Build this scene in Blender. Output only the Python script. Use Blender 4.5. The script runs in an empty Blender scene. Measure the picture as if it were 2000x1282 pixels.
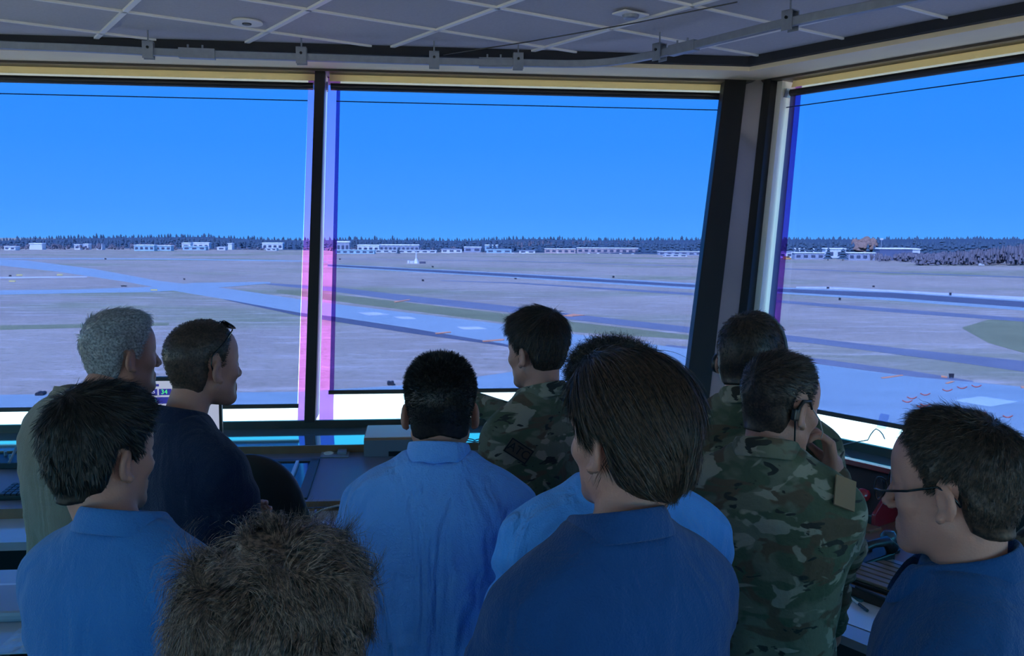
import bpy, math, random
import numpy as np
from mathutils import Vector, Matrix, Euler
PI = math.pi
R = math.radians
random.seed(7)
rng = np.random.default_rng(7)
SC = bpy.context.scene
COL = SC.collection

# ------------------------------------------------------------------ camera
FPX, PT, RO = 1745.0, R(5.73), R(0.39)
CAM = np.array([0.0, 0.0, 2.0])
_X = np.array([1.0, 0, 0]); _U = np.array([0, math.sin(PT), math.cos(PT)])
FWD = np.array([0, math.cos(PT), -math.sin(PT)])
RT = math.cos(RO)*_X + math.sin(RO)*_U
UP = -math.sin(RO)*_X + math.cos(RO)*_U
cd = bpy.data.cameras.new('camera'); cam = bpy.data.objects.new('camera', cd); COL.objects.link(cam)
cd.sensor_width = 36.0; cd.lens = FPX*36.0/2000.0; cd.clip_end = 20000; cd.clip_start = 0.05
m = Matrix.Identity(4)
for i in range(3):
    m[i][0] = RT[i]; m[i][1] = UP[i]; m[i][2] = -FWD[i]; m[i][3] = CAM[i]
cam.matrix_world = m
SC.camera = cam
def ray(px, py): return FWD*FPX + RT*(px-1000) + UP*(641-py)
def at(px, py, Y):
    d = ray(px, py); return CAM + d*(Y/d[1])
def at_z(px, py, z):
    d = ray(px, py); return CAM + d*((z-CAM[2])/d[2])

# ------------------------------------------------------------------ light, view
SC.view_settings.view_transform = 'Standard'
SC.view_settings.look = 'None'
SC.view_settings.gamma = 1.0
SC.view_settings.use_curve_mapping = False
SC.view_settings.exposure = 0.0
SC.cycles.transparent_max_bounces = 24
SC.cycles.max_bounces = 8
SC.cycles.diffuse_bounces = 5
SC.cycles.sample_clamp_indirect = 4.0
SC.cycles.caustics_reflective = False
SC.cycles.caustics_refractive = False
try:
    SC.cycles.use_denoising = True
    SC.cycles.denoiser = 'OPENIMAGEDENOISE'
except Exception: pass

world = bpy.data.worlds.new('sky'); SC.world = world; world.use_nodes = True
nt = world.node_tree; nt.nodes.clear()
tc = nt.nodes.new('ShaderNodeTexCoord'); sx = nt.nodes.new('ShaderNodeSeparateXYZ')
cr = nt.nodes.new('ShaderNodeValToRGB'); bg = nt.nodes.new('ShaderNodeBackground'); wo = nt.nodes.new('ShaderNodeOutputWorld')
nt.links.new(tc.outputs['Generated'], sx.inputs[0]); nt.links.new(sx.outputs['Z'], cr.inputs[0])
nt.links.new(cr.outputs[0], bg.inputs[0]); nt.links.new(bg.outputs[0], wo.inputs[0])
el = cr.color_ramp.elements
el[0].position = 0.0; el[0].color = (0.20, 0.70, 0.90, 1)
el[1].position = 1.0; el[1].color = (0.05, 0.20, 0.60, 1)
for p_, c_ in ((0.03, (0.15, 0.62, 0.92, 1)), (0.10, (0.09, 0.54, 0.90, 1)), (0.22, (0.03, 0.46, 0.88, 1))):
    e = el.new(p_); e.color = c_
bg.inputs[1].default_value = 4.5
sd = bpy.data.lights.new('sun', 'SUN'); so = bpy.data.objects.new('sun', sd); COL.objects.link(so)
sd.energy = 24.0; sd.angle = R(0.6); sd.color = (1.0, 0.93, 0.82)
so.rotation_euler = (R(40), 0, R(-28))      # sun high behind the viewer, over the left shoulder

# ------------------------------------------------------------------ materials
MATS = {}
def nodes(mt): return mt.node_tree.nodes, mt.node_tree.links
def mat(name, col, rough=0.6, spec=0.5, metal=0.0, noise=0.0, nscale=20.0, bump=0.0, bscale=60.0, emit=None, estr=1.0, sheen=0.0, vec=(1, 1, 1)):
    if name in MATS: return MATS[name]
    mt = bpy.data.materials.new(name); mt.use_nodes = True; MATS[name] = mt
    N, L = nodes(mt); b = N['Principled BSDF']
    b.inputs['Base Color'].default_value = (*col, 1); b.inputs['Roughness'].default_value = rough
    b.inputs['Specular IOR Level'].default_value = spec; b.inputs['Metallic'].default_value = metal
    if sheen: b.inputs['Sheen Weight'].default_value = sheen
    if noise or bump:
        t = N.new('ShaderNodeTexCoord'); mp = N.new('ShaderNodeMapping'); mp.inputs['Scale'].default_value = vec
        L.new(t.outputs['Object'], mp.inputs[0])
    if noise:
        n = N.new('ShaderNodeTexNoise'); n.inputs['Scale'].default_value = nscale; n.inputs['Detail'].default_value = 5
        L.new(mp.outputs[0], n.inputs[0])
        mx = N.new('ShaderNodeMix'); mx.data_type = 'RGBA'
        mx.inputs[6].default_value = tuple(max(0, c*(1-noise)) for c in col)+(1,)
        mx.inputs[7].default_value = tuple(min(1, c*(1+noise)) for c in col)+(1,)
        L.new(n.outputs[0], mx.inputs[0]); L.new(mx.outputs[2], b.inputs['Base Color'])
    if bump:
        n2 = N.new('ShaderNodeTexNoise'); n2.inputs['Scale'].default_value = bscale; n2.inputs['Detail'].default_value = 4
        L.new(mp.outputs[0], n2.inputs[0])
        bp = N.new('ShaderNodeBump'); bp.inputs['Strength'].default_value = bump; bp.inputs['Distance'].default_value = 0.01
        L.new(n2.outputs[0], bp.inputs['Height']); L.new(bp.outputs[0], b.inputs['Normal'])
    if emit:
        b.inputs['Emission Color'].default_value = (*emit, 1); b.inputs['Emission Strength'].default_value = estr
    return mt
def film(name, col, gloss=0.03, rough=0.15, tint=(1, 1, 1), diff=None, dfac=0.0):
    mt = bpy.data.materials.new(name); mt.use_nodes = True; MATS[name] = mt
    N, L = nodes(mt); N.remove(N['Principled BSDF']); out = N['Material Output']
    t = N.new('ShaderNodeBsdfTransparent'); t.inputs[0].default_value = (*col, 1)
    g = N.new('ShaderNodeBsdfGlossy'); g.inputs[0].default_value = (*tint, 1); g.inputs['Roughness'].default_value = rough
    mx = N.new('ShaderNodeMixShader'); mx.inputs[0].default_value = gloss
    L.new(t.outputs[0], mx.inputs[1]); L.new(g.outputs[0], mx.inputs[2]); last = mx
    if diff:
        d = N.new('ShaderNodeBsdfDiffuse'); d.inputs[0].default_value = (*diff, 1)
        m2 = N.new('ShaderNodeMixShader'); m2.inputs[0].default_value = dfac
        L.new(mx.outputs[0], m2.inputs[1]); L.new(d.outputs[0], m2.inputs[2]); last = m2
    L.new(last.outputs[0], out.inputs[0]); return mt
def camo(name, scale=9.0, dim=1.0):
    if name in MATS: return MATS[name]
    mt = bpy.data.materials.new(name); mt.use_nodes = True; MATS[name] = mt
    N, L = nodes(mt); b = N['Principled BSDF']; b.inputs['Roughness'].default_value = 0.85; b.inputs['Specular IOR Level'].default_value = 0.2
    t = N.new('ShaderNodeTexCoord'); cur = None
    base = (0.135, 0.14, 0.10)
    layers = [((0.075, 0.095, 0.06), 1.0, 0.53, (0, 0, 0), 0.02), ((0.10, 0.075, 0.05), 1.4, 0.57, (3, 1, 7), 0.02),
              ((0.26, 0.245, 0.19), 1.9, 0.60, (9, 4, 2), 0.015), ((0.035, 0.032, 0.028), 2.6, 0.635, (5, 8, 1), 0.01)]
    for c, s, th, off, soft in layers:
        mp = N.new('ShaderNodeMapping'); mp.inputs['Scale'].default_value = (1, 1, 1.9); mp.inputs['Location'].default_value = off
        L.new(t.outputs['Object'], mp.inputs[0])
        n = N.new('ShaderNodeTexNoise'); n.inputs['Scale'].default_value = scale*s; n.inputs['Detail'].default_value = 2.5; n.inputs['Distortion'].default_value = 0.6
        L.new(mp.outputs[0], n.inputs[0])
        mr = N.new('ShaderNodeMapRange'); mr.inputs[1].default_value = th-soft; mr.inputs[2].default_value = th+soft
        L.new(n.outputs[0], mr.inputs[0])
        mx = N.new('ShaderNodeMix'); mx.data_type = 'RGBA'
        L.new(mr.outputs[0], mx.inputs[0])
        if cur is None: mx.inputs[6].default_value = tuple(v*dim for v in base)+(1,)
        else: L.new(cur, mx.inputs[6])
        mx.inputs[7].default_value = tuple(v*dim for v in c)+(1,)
        cur = mx.outputs[2]
    L.new(cur, b.inputs['Base Color'])
    n2 = N.new('ShaderNodeTexNoise'); n2.inputs['Scale'].default_value = 18; n2.inputs['Detail'].default_value = 5
    bp = N.new('ShaderNodeBump'); bp.inputs['Strength'].default_value = 0.5; bp.inputs['Distance'].default_value = 0.02
    L.new(t.outputs['Object'], n2.inputs[0]); L.new(n2.outputs[0], bp.inputs['Height']); L.new(bp.outputs[0], b.inputs['Normal'])
    return mt
def hairmat(name, c1, c2):
    mt = bpy.data.materials.new(name); mt.use_nodes = True
    N, L = nodes(mt); b = N['Principled BSDF']; b.inputs['Roughness'].default_value = 0.42; b.inputs['Specular IOR Level'].default_value = 0.45
    t = N.new('ShaderNodeTexCoord'); n = N.new('ShaderNodeTexNoise'); n.inputs['Scale'].default_value = 160; n.inputs['Detail'].default_value = 3
    cr = N.new('ShaderNodeValToRGB'); cr.color_ramp.elements[0].position = 0.38; cr.color_ramp.elements[1].position = 0.66
    cr.color_ramp.elements[0].color = (*c1, 1); cr.color_ramp.elements[1].color = (*c2, 1)
    L.new(t.outputs['Object'], n.inputs[0]); L.new(n.outputs[0], cr.inputs[0]); L.new(cr.outputs[0], b.inputs['Base Color'])
    return mt

# ------------------------------------------------------------------ mesh helpers
def link(name, me, m=None, parent=None):
    o = bpy.data.objects.new(name, me); COL.objects.link(o)
    if m is not None: me.materials.clear(); me.materials.append(m)
    if parent is not None: o.parent = parent
    return o
class MB:
    def __init__(s): s.v = []; s.f = []
    def add(s, vs, fs):
        b = len(s.v); s.v += [tuple(float(q) for q in v) for v in vs]; s.f += [tuple(i+b for i in f) for f in fs]; return s
    def box(s, lo, hi, M=None):
        (x0, y0, z0), (x1, y1, z1) = lo, hi
        vs = [(x, y, z) for x in (x0, x1) for y in (y0, y1) for z in (z0, z1)]
        if M is not None: vs = [tuple(M @ Vector(v)) for v in vs]
        return s.add(vs, [(0, 1, 3, 2), (4, 6, 7, 5), (0, 4, 5, 1), (2, 3, 7, 6), (0, 2, 6, 4), (1, 5, 7, 3)])
    def hexa(s, a, b):                       # two rings of equal length -> closed prism
        n = len(a); vs = list(a)+list(b)
        fs = [tuple(range(n))[::-1], tuple(range(n, 2*n))]+[(i, (i+1) % n, n+(i+1) % n, n+i) for i in range(n)]
        return s.add(vs, fs)
    def tube(s, pts, r, n=8, caps=True):
        pts = [np.array(p, float) for p in pts]; rs = r if isinstance(r, (list, tuple)) else [r]*len(pts)
        rings = []; up = np.array([0.13, 0.21, 0.97])
        for i, p in enumerate(pts):
            d = pts[min(i+1, len(pts)-1)]-pts[max(i-1, 0)]; d = d/(np.linalg.norm(d)+1e-9)
            a = np.cross(d, up)
            if np.linalg.norm(a) < 0.2: a = np.cross(d, np.array([1.0, 0, 0]))
            a /= np.linalg.norm(a); b = np.cross(d, a)
            rings.append([p+rs[i]*(math.cos(2*PI*k/n)*a+math.sin(2*PI*k/n)*b) for k in range(n)])
        vs = [v for ring in rings for v in ring]; fs = []
        for i in range(len(pts)-1):
            for k in range(n): fs.append((i*n+k, i*n+(k+1) % n, (i+1)*n+(k+1) % n, (i+1)*n+k))
        if caps: fs += [tuple(range(n))[::-1], tuple(range((len(pts)-1)*n, len(pts)*n))]
        return s.add(vs, fs)
    def lathe(s, prof, n=24, M=None):        # prof: (r,z)
        vs = []
        for r, z in prof:
            for k in range(n): vs.append((r*math.cos(2*PI*k/n), r*math.sin(2*PI*k/n), z))
        if M is not None: vs = [tuple(M @ Vector(v)) for v in vs]
        fs = []
        for i in range(len(prof)-1):
            for k in range(n): fs.append((i*n+k, i*n+(k+1) % n, (i+1)*n+(k+1) % n, (i+1)*n+k))
        fs += [tuple(range(n))[::-1], tuple(range((len(prof)-1)*n, len(prof)*n))]
        return s.add(vs, fs)
    def build(s, name, m=None, parent=None, smooth=False, bevel=0.0, seg=2):
        me = bpy.data.meshes.new(name); me.from_pydata(s.v, [], s.f); me.validate()
        import bmesh
        bm = bmesh.new(); bm.from_mesh(me); bmesh.ops.recalc_face_normals(bm, faces=bm.faces); bm.to_mesh(me); bm.free()
        o = link(name, me, m, parent)
        if smooth: me.polygons.foreach_set('use_smooth', [True]*len(me.polygons))
        if bevel:
            bv = o.modifiers.new('bevel', 'BEVEL'); bv.width = bevel; bv.segments = seg; bv.limit_method = 'ANGLE'
        return o
def arr_mesh(name, V, F, m=None, parent=None, smooth=True):
    me = bpy.data.meshes.new(name); V = np.asarray(V, np.float32); F = np.asarray(F, np.int32)
    me.vertices.add(len(V)); me.vertices.foreach_set('co', V.ravel())
    k = F.shape[1]; me.loops.add(F.size); me.loops.foreach_set('vertex_index', F.ravel())
    me.polygons.add(len(F)); me.polygons.foreach_set('loop_start', np.arange(0, F.size, k, dtype=np.int32))
    me.update(calc_edges=True)
    if smooth: me.polygons.foreach_set('use_smooth', np.ones(len(F), bool))
    return link(name, me, m, parent)
def tag(o, label=None, cat=None, group=None, kind=None):
    if label: o['label'] = label
    if cat: o['category'] = cat
    if group: o['group'] = group
    if kind: o['kind'] = kind
    return o
def empty(name, loc=(0, 0, 0), rz=0.0):
    o = bpy.data.objects.new(name, None); COL.objects.link(o); o.location = [float(v) for v in loc]; o.rotation_euler = (0, 0, rz)
    o.empty_display_size = 0.1; return o
def copy_tree(o, parent=None):
    c = o.copy(); COL.objects.link(c)
    if parent is not None: c.parent = parent
    for ch in list(o.children): copy_tree(ch, c)
    return c
def text_mesh(name, body, size, M, m, parent=None, depth=0.001):
    cu = bpy.data.curves.new(name, 'FONT'); cu.body = body; cu.size = size; cu.extrude = depth; cu.align_x = 'CENTER'; cu.align_y = 'CENTER'
    t = bpy.data.objects.new('tmp', cu); COL.objects.link(t); bpy.context.view_layer.update()
    me = bpy.data.meshes.new_from_object(t.evaluated_get(bpy.context.evaluated_depsgraph_get()))
    bpy.data.objects.remove(t); me.transform(M); return link(name, me, m, parent)

# ------------------------------------------------------------------ the cab: six walls leaning outward
AZ = R(6.2); LEN = 5.0; TT = math.tan(R(22.0)); T30 = math.tan(R(30)); ZS = 0.93; ZT = 3.10
tA = np.array([math.cos(AZ), math.sin(AZ), 0])
P0 = np.array([-1.18, 5.15, 0.0])
CR = P0+tA*2.5                                   # inner corner between the far and the right wall, at sill height
CORN = [CR-tA*LEN]; DIRS = []
for k in range(6):
    a = AZ-k*PI/3; d = np.array([math.cos(a), math.sin(a), 0]); DIRS.append(d); CORN.append(CORN[-1]+d*LEN)
NORM = [np.array([-d[1], d[0], 0]) for d in DIRS]
def W(k, u, z, w):                               # point on side k: along, up, outward from the leaning plane (w=0 inner face of frame)
    lean = (z-ZS)*TT if z > ZS else 0.0
    return CORN[k]+DIRS[k]*u+NORM[k]*(w+lean)+np.array([0, 0, z])
def Wp(k, u, z, w):                              # same without the lean
    return CORN[k]+DIRS[k]*u+NORM[k]*w+np.array([0, 0, z])
def side_hit(k, px, py, w):                      # where a pixel's ray meets that leaning plane: (u, z)
    d = ray(px, py); n = NORM[k]
    # n.(P-C) - w - (z-ZS)*TT = 0
    a = n@(CAM-CORN[k])-w-(CAM[2]-ZS)*TT; b = n@d-d[2]*TT; P = CAM-d*(a/b)
    return float((P-CORN[k])@DIRS[k]), float(P[2])
def endu(z, w, lean=True):                       # how far past the nominal end the mitred corner lies
    return (w+((z-ZS)*TT if lean and z > ZS else 0))*T30
def slab(k, pts, ends=None):                     # pts: profile [(z, w, lean)] ; extruded from mitre to mitre
    A = []; B = []
    for z, w in pts:
        e = w*T30; A.append(CORN[k]+DIRS[k]*(-e)+NORM[k]*w+np.array([0, 0, z])); B.append(CORN[k]+DIRS[k]*(LEN+e)+NORM[k]*w+np.array([0, 0, z]))
    return A, B
def lw(z, w): return (z, w+(z-ZS)*TT)

M_black = mat('black_paint', (0.012, 0.012, 0.014), 0.45)
M_darkbrown = mat('bronze_frame', (0.06, 0.045, 0.035), 0.45)
M_cream = mat('cream_panel', (0.85, 0.72, 0.50), 0.6, noise=0.05, nscale=4)
M_grayp = mat('grey_reveal', (0.42, 0.42, 0.46), 0.4, 0.5, noise=0.08, nscale=6)
M_wallp = mat('wall_paint', (0.30, 0.30, 0.32), 0.7, noise=0.05)
M_glass = film('window_glass', (0.93, 0.96, 0.95), 0.035, 0.0)
M_shade = film('shade_film', (0.106, 0.138, 0.31), 0.02, 0.25, (0.7, 0.75, 1.0))
M_pink = film('edge_film', (0.36, 0.13, 0.50), 0.02, 0.2)
M_valance = bpy.data.materials.new('valance_cloth'); M_valance.use_nodes = True
_N, _L = nodes(M_valance); _N.remove(_N['Principled BSDF']); _d = _N.new('ShaderNodeBsdfDiffuse'); _t = _N.new('ShaderNodeBsdfTranslucent'); _x = _N.new('ShaderNodeMixShader')
_d.inputs[0].default_value = (0.80, 0.68, 0.44, 1); _t.inputs[0].default_value = (0.80, 0.72, 0.52, 1); _x.inputs[0].default_value = 0.45
_L.new(_d.outputs[0], _x.inputs[1]); _L.new(_t.outputs[0], _x.inputs[2]); _L.new(_x.outputs[0], _N['Material Output'].inputs[0])
M_metal = mat('galvanised_steel', (0.26, 0.29, 0.34), 0.45, 0.5, 0.4, noise=0.2, nscale=30)
M_white = mat('white_plastic', (0.75, 0.75, 0.73), 0.45)
M_blackp = mat('black_plastic', (0.015, 0.015, 0.018), 0.35)
M_darkrecess = mat('dark_recess', (0.02, 0.022, 0.03), 0.8)

# floor
m_floor = mat('carpet', (0.035, 0.038, 0.05), 0.95, 0.1, noise=0.3, nscale=120)
hexo = [CORN[k]+(-NORM[k]*0+DIRS[k]*0) for k in range(6)]
fl = MB().hexa([p-np.array([0, 0, 0.15]) for p in hexo], hexo).build('floor', m_floor); tag(fl, kind='structure')
# ceiling with a T-bar grid of recessed lay-in panels
ZC = 3.17; CW = 0.42
m_tile = mat('ceiling_panel', (0.47, 0.47, 0.50), 0.75, 0.35, noise=0.12, nscale=60, bump=0.25, bscale=300)
m_tbar = mat('ceiling_grid', (0.85, 0.85, 0.82), 0.45)
def ring_at(z, w): return [CORN[k]+NORM[k]*w+DIRS[k]*(-w*T30)+np.array([0, 0, z]) for k in range(6)]
ce = MB().hexa(ring_at(ZC, CW), ring_at(ZC+0.12, CW)).build('ceiling', m_tile); tag(ce, kind='structure')
Hc = ZC-CAM[2]
ga, gb = 0.6514*Hc, 0.5211*Hc; g0 = CAM+np.array([-2.0336*Hc, 4.5279*Hc, Hc]); gaz = AZ-PI/3+PI/2-R(1.3)
gi = np.array([math.cos(gaz), math.sin(gaz), 0]); gj = np.array([math.sin(gaz), -math.cos(gaz), 0])
inset = ring_at(ZC, CW)
def clip_line(p, d):
    lo, hi = -50.0, 50.0
    for k in range(6):
        n = NORM[k]; s0 = n@(p-inset[k]); sd_ = n@d
        if abs(sd_) < 1e-9:
            if s0 > 0: return None
            continue
        t = -s0/sd_
        if sd_ > 0: hi = min(hi, t)
        else: lo = max(lo, t)
    return (lo, hi) if hi > lo else None
def bar(b, p, d, w, h=0.012):
    c = clip_line(p, d)
    if not c: return
    s = np.array([-d[1], d[0], 0])*w/2; a0 = p+d*c[0]; a1 = p+d*c[1]; dz = np.array([0, 0, h])
    b.hexa([a0-s-dz, a0+s-dz, a0+s+dz*0.2, a0-s+dz*0.2], [a1-s-dz, a1+s-dz, a1+s+dz*0.2, a1-s+dz*0.2])
gr = MB()
for i in range(-14, 16): bar(gr, g0+gi*ga*i, gj, 0.028)
for j in range(-6, 22): bar(gr, g0+gj*gb*j, gi, 0.016)
o = gr.build('trim_1', m_tbar); tag(o, kind='structure')
# sagging panel whose dark gap shows beside the grid
# soffits, head trims, sills per side
def side_u(px, py, w, k): return side_hit(k, px, py, w)
for k in range(6):
    nm = ['back', 'right', 'rear_right', 'rear', 'rear_left', 'left'][k]
    # wall under the windows
    A, B = slab(k, [(0, 0.0), (0, 0.25), (ZS-0.125, 0.25), (ZS-0.125, 0.02), (ZS-0.04, 0.01), (ZS-0.04, 0.0)])
    o = MB().hexa(A, B).build('wall_'+nm, M_wallp); tag(o, kind='structure')
for k in range(6):
    b = MB()
    A, B = slab(k, [(ZC+0.12, CW), (ZC-0.055, CW), (ZC-0.055, CW+0.05), (ZC+0.12, CW+0.05)]); b.hexa(A, B)
    o = b.build('trim_%d' % (2+k), M_darkrecess); tag(o, kind='structure')
    b = MB(); z1 = ZT; wo_ = (ZT-ZS)*TT
    A, B = slab(k, [(z1-0.012, CW+0.05), (z1, wo_-0.02), (z1+0.10, wo_-0.02), (z1+0.10, CW+0.05)]); b.hexa(A, B)
    o = b.build('trim_%d' % (8+k), M_cream); tag(o, kind='structure')
    b = MB()                                       # outer eave above the glass, shades the top
    A, B = slab(k, [(z1, wo_+0.19), (z1-0.02, wo_+0.19), (z1-0.02, wo_+0.50), (z1+0.3, wo_+0.50), (z1+0.3, wo_+0.19)]); b.hexa(A, B)
    A, B = slab(k, [(z1+0.002, wo_-0.03), (z1-0.016, wo_-0.03), (z1-0.016, wo_+0.19), (z1+0.002, wo_+0.19)]); b.hexa(A, B)
    o = b.build('trim_%d' % (14+k), M_darkbrown); tag(o, kind='structure')
roof = MB().hexa(ring_at(ZT+0.28, 1.2), ring_at(ZT+0.5, 1.2)).build('trim_20', M_black); tag(roof, kind='structure')

GD = 0.20   # glass sits this far outside the frame's inner face
def quad_on(k, u0, u1, z0, z1, w, us=None):
    us = us or (u0, u1, u1, u0)
    return [W(k, us[0], z0, w), W(k, us[1], z0, w), W(k, us[2], z1, w), W(k, us[3], z1, w)]
def plate(k, us, z0, z1, w0, w1):
    return MB().hexa(quad_on(k, 0, 0, z0, z1, w0, us), quad_on(k, 0, 0, z0, z1, w1, us))
winno = 0
pf = 0.065   # half the height gain of corner u with z
def cu(z): return (z-ZS)*TT*T30
ZR = 2.978  # underside of the shade roller
sh_bottom = {(0, 0): 0.998, (0, 1): 1.073, (1, 0): 1.028, (1, 1): 1.028}
for k in range(6):
    # frame sill
    o = MB().hexa(*[[CORN[k]+DIRS[k]*((-w*T30) if s == 0 else LEN+w*T30)+NORM[k]*w+np.array([0, 0, z]) for z, w in ((ZS-0.045, -0.005), (ZS, -0.005), (ZS, 0.02), (ZS-0.095, GD+0.06), (ZS-0.13, GD+0.06), (ZS-0.13, 0.02), (ZS-0.045, 0.0))] for s in (0, 1)]).build('trim_%d' % (21+k), M_darkbrown); tag(o, kind='structure')
    for h in (0, 1):
        winno += 1
        left_z0 = 2.5+0.032 if h else 0.155; right_z0 = LEN-0.20 if h else 2.5-0.032
        # mullion to the left side of this window: for h==1 the middle one
        cz = cu(ZT)
        ul0, ul1 = (left_z0, left_z0) if h else (left_z0, left_z0-cz)      # bottom, top
        ur0, ur1 = (right_z0, right_z0+cz) if h else (right_z0, right_z0)
        win = empty('window_%d' % winno); tag(win, kind='structure')
        o = plate(k, (ul0, ur0, ur1, ul1), ZS-0.08, ZT, GD, GD+0.012).build('glass_pane', M_glass, win)
        hz = ZT-ZS
        def ue(z, side):
            f = (z-ZS)/hz
            return (ul0+(ul1-ul0)*f) if side == 0 else (ur0+(ur1-ur0)*f)
        # magenta edge film strips standing at both jambs
        for s in (0, 1):
            wd = {(0, 1, 0): 0.085, (0, 0, 1): 0.065, (0, 1, 1): 0.02, (1, 0, 0): 0.05}.get((k, h, s), 0.07)
            if s == 0: us = (ue(ZS, 0), ue(ZS, 0)+wd, ue(ZT, 0)+wd, ue(ZT, 0))
            else: us = (ue(ZS, 1)-wd, ue(ZS, 1), ue(ZT, 1), ue(ZT, 1)-wd)
            o = MB().add(quad_on(k, 0, 0, ZS-0.07, ZT, GD-0.01, us), [(0, 1, 2, 3)]).build('edge_film', M_pink, win)
        # roller shade, a thing of its own
        zb = sh_bottom.get((k, h), {2: 2.5, 3: 2.0, 4: 2.6, 5: 1.9}.get(k, 1.0))
        gl, grt = {(0, 0): (0.05, 0.055), (0, 1): (0.068, 0.0), (1, 0): (0.02, 0.05)}.get((k, h), (0.05, 0.05))
        wv = 0.11
        sh = empty('roller_shade', W(k, (ul0+ur0)/2, ZS, wv))
        inv = Matrix.Translation(-sh.location)
        def part(nm_, mb, mt_, **kw):
            o = mb.build(nm_, mt_, sh, **kw); o.data.transform(inv); return o
        us = (ue(zb, 0)+gl, ue(zb, 1)-grt, ue(ZR, 1)-grt, ue(ZR, 0)+gl)
        o = part('shade_fabric', MB().add(quad_on(k, 0, 0, zb, ZR+0.02, wv, us), [(0, 1, 2, 3)]), M_shade)
        bb = MB().hexa(*[[W(k, u_, z_, w_) for z_, w_ in ((zb-0.016, wv-0.008), (zb+0.006, wv-0.008), (zb+0.006, wv+0.008), (zb-0.016, wv+0.008))] for u_ in (us[0]-0.006, us[1]+0.006)])
        part('bottom_bar', bb, M_darkbrown)
        r0 = W(k, ue(ZR, 0)+0.03, ZR+0.02, wv-0.01); r1 = W(k, ue(ZR, 1)-0.02, ZR+0.02, wv-0.01)
        part('roller_tube', MB().tube([r0, r1], 0.024, 14), M_blackp, smooth=False)
        if 0: part('head_rail', MB().hexa(*[[W(k, u_, z_, w_) for z_, w_ in ((ZR+0.04, wv-0.05), (ZR+0.052, wv-0.05), (ZR+0.052, wv+0.0), (ZR+0.04, wv+0.0))] for u_ in (ue(ZR, 0)+0.025, ue(ZR, 1)-0.015)]), mat('polished_rail', (0.9, 0.9, 0.9), 0.25, 0.5, 0.3))
        part('valance', MB().hexa(*[[W(k, u_, z_, w_) for z_, w_ in ((ZR+0.060, wv-0.012), (ZR+0.108, wv-0.012), (ZR+0.108, wv-0.009), (ZR+0.060, wv-0.009))] for u_ in (ue(ZR, 0)+0.02, ue(ZR, 1)-0.012)]), M_valance)
        for s in (0, 1):
            ub = ue(ZR, s)+(0.008 if s == 0 else -0.008)
            part('end_bracket', MB().hexa(*[[W(k, u_, z_, w_) for z_, w_ in ((ZR-0.01, wv-0.045), (ZR+0.05, wv-0.045), (ZR+0.05, wv+0.03), (ZR-0.01, wv+0.03))] for u_ in (ub-0.004, ub+0.004)]), M_metal)
        part('seam_band', MB().hexa(*[[W(k, u_, z_, w_) for z_, w_ in ((ZR-0.082, wv-0.003), (ZR-0.075, wv-0.003), (ZR-0.075, wv-0.001), (ZR-0.082, wv-0.001))] for u_ in (us[3], us[2])]), mat('seam_blue', (0.0, 0.02, 0.12), 0.5))
        where = {(0, 0): 'left window of the far wall, drawn nearly to the sill', (0, 1): 'middle window between the slim post and the wide corner post',
                 (1, 0): 'right wall window beside the corner post', (1, 1): 'right wall window at the far right edge'}.get((k, h))
        if where is None: where = 'window %s of the %s wall behind the viewer' % (('left', 'right')[h], ['', '', 'rear right', 'rear', 'rear left', 'left'][k])
        tag(sh, 'tinted roller shade, '+where, 'window shade', 'roller shades')
    # middle mullion: black front fin and pale grey reveal behind it
    mu = MB(); mz0, mz1 = ZS-0.01, ZT; mzb = ZS-0.09
    mu.hexa([W(k, 2.5-0.032, mz0, -0.015), W(k, 2.5+0.032, mz0, -0.015), W(k, 2.5+0.032, mz1, -0.015), W(k, 2.5-0.032, mz1, -0.015)],
            [W(k, 2.5-0.032, mz0, 0.06), W(k, 2.5+0.032, mz0, 0.06), W(k, 2.5+0.032, mz1, 0.06), W(k, 2.5-0.032, mz1, 0.06)])
    o = mu.build('trim_%d' % (27+k), M_black, bevel=0.004); tag(o, kind='structure')
    mu = MB().hexa(quad_on(k, 2.472, 2.528, mz0, mz1, 0.06), quad_on(k, 2.472, 2.528, mz0, mz1, GD+0.06))
    o = mu.build('trim_%d' % (33+k), M_grayp); tag(o, kind='structure')
    # corner post where this side ends: black fin on this wall, grey panel across, black fin on the next
    kn = (k+1) % 6
    def ce_(z, a, w): return W(k, LEN+cu(z)-a, z, w)
    def cn_(z, a, w): return W(kn, -cu(z)+a, z, w)
    def pts4(f, a0, a1, w, z): return [f(z, a0, w), f(z, a1, w)]
    b = MB().hexa([ce_(mz0, 0.265, -0.03), ce_(mz0, 0.11, -0.03), ce_(mz0, 0.11, 0.05), ce_(mz0, 0.265, 0.05)],
                  [ce_(mz1, 0.265, -0.03), ce_(mz1, 0.11, -0.03), ce_(mz1, 0.11, 0.05), ce_(mz1, 0.265, 0.05)])
    o = b.build('trim_%d' % (39+k), M_black, bevel=0.003); tag(o, kind='structure')
    b = MB().hexa([ce_(mz0, 0.11, -0.01), cn_(mz0, 0.06, 0.0), cn_(mz0, 0.06, GD), ce_(mz0, 0.11, GD)],
                  [ce_(mz1, 0.11, -0.01), cn_(mz1, 0.06, 0.0), cn_(mz1, 0.06, GD), ce_(mz1, 0.11, GD)])
    o = b.build('trim_%d' % (45+k), mat('brushed_aluminium', (0.55, 0.53, 0.60), 0.2, 0.5, 0.8)); tag(o, kind='structure')
    b = MB().hexa([cn_(mz0, 0.05, -0.03), cn_(mz0, 0.115, -0.03), cn_(mz0, 0.115, 0.04), cn_(mz0, 0.05, 0.04)],
                  [cn_(mz1, 0.05, -0.03), cn_(mz1, 0.115, -0.03), cn_(mz1, 0.115, 0.04), cn_(mz1, 0.05, 0.04)])
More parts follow.
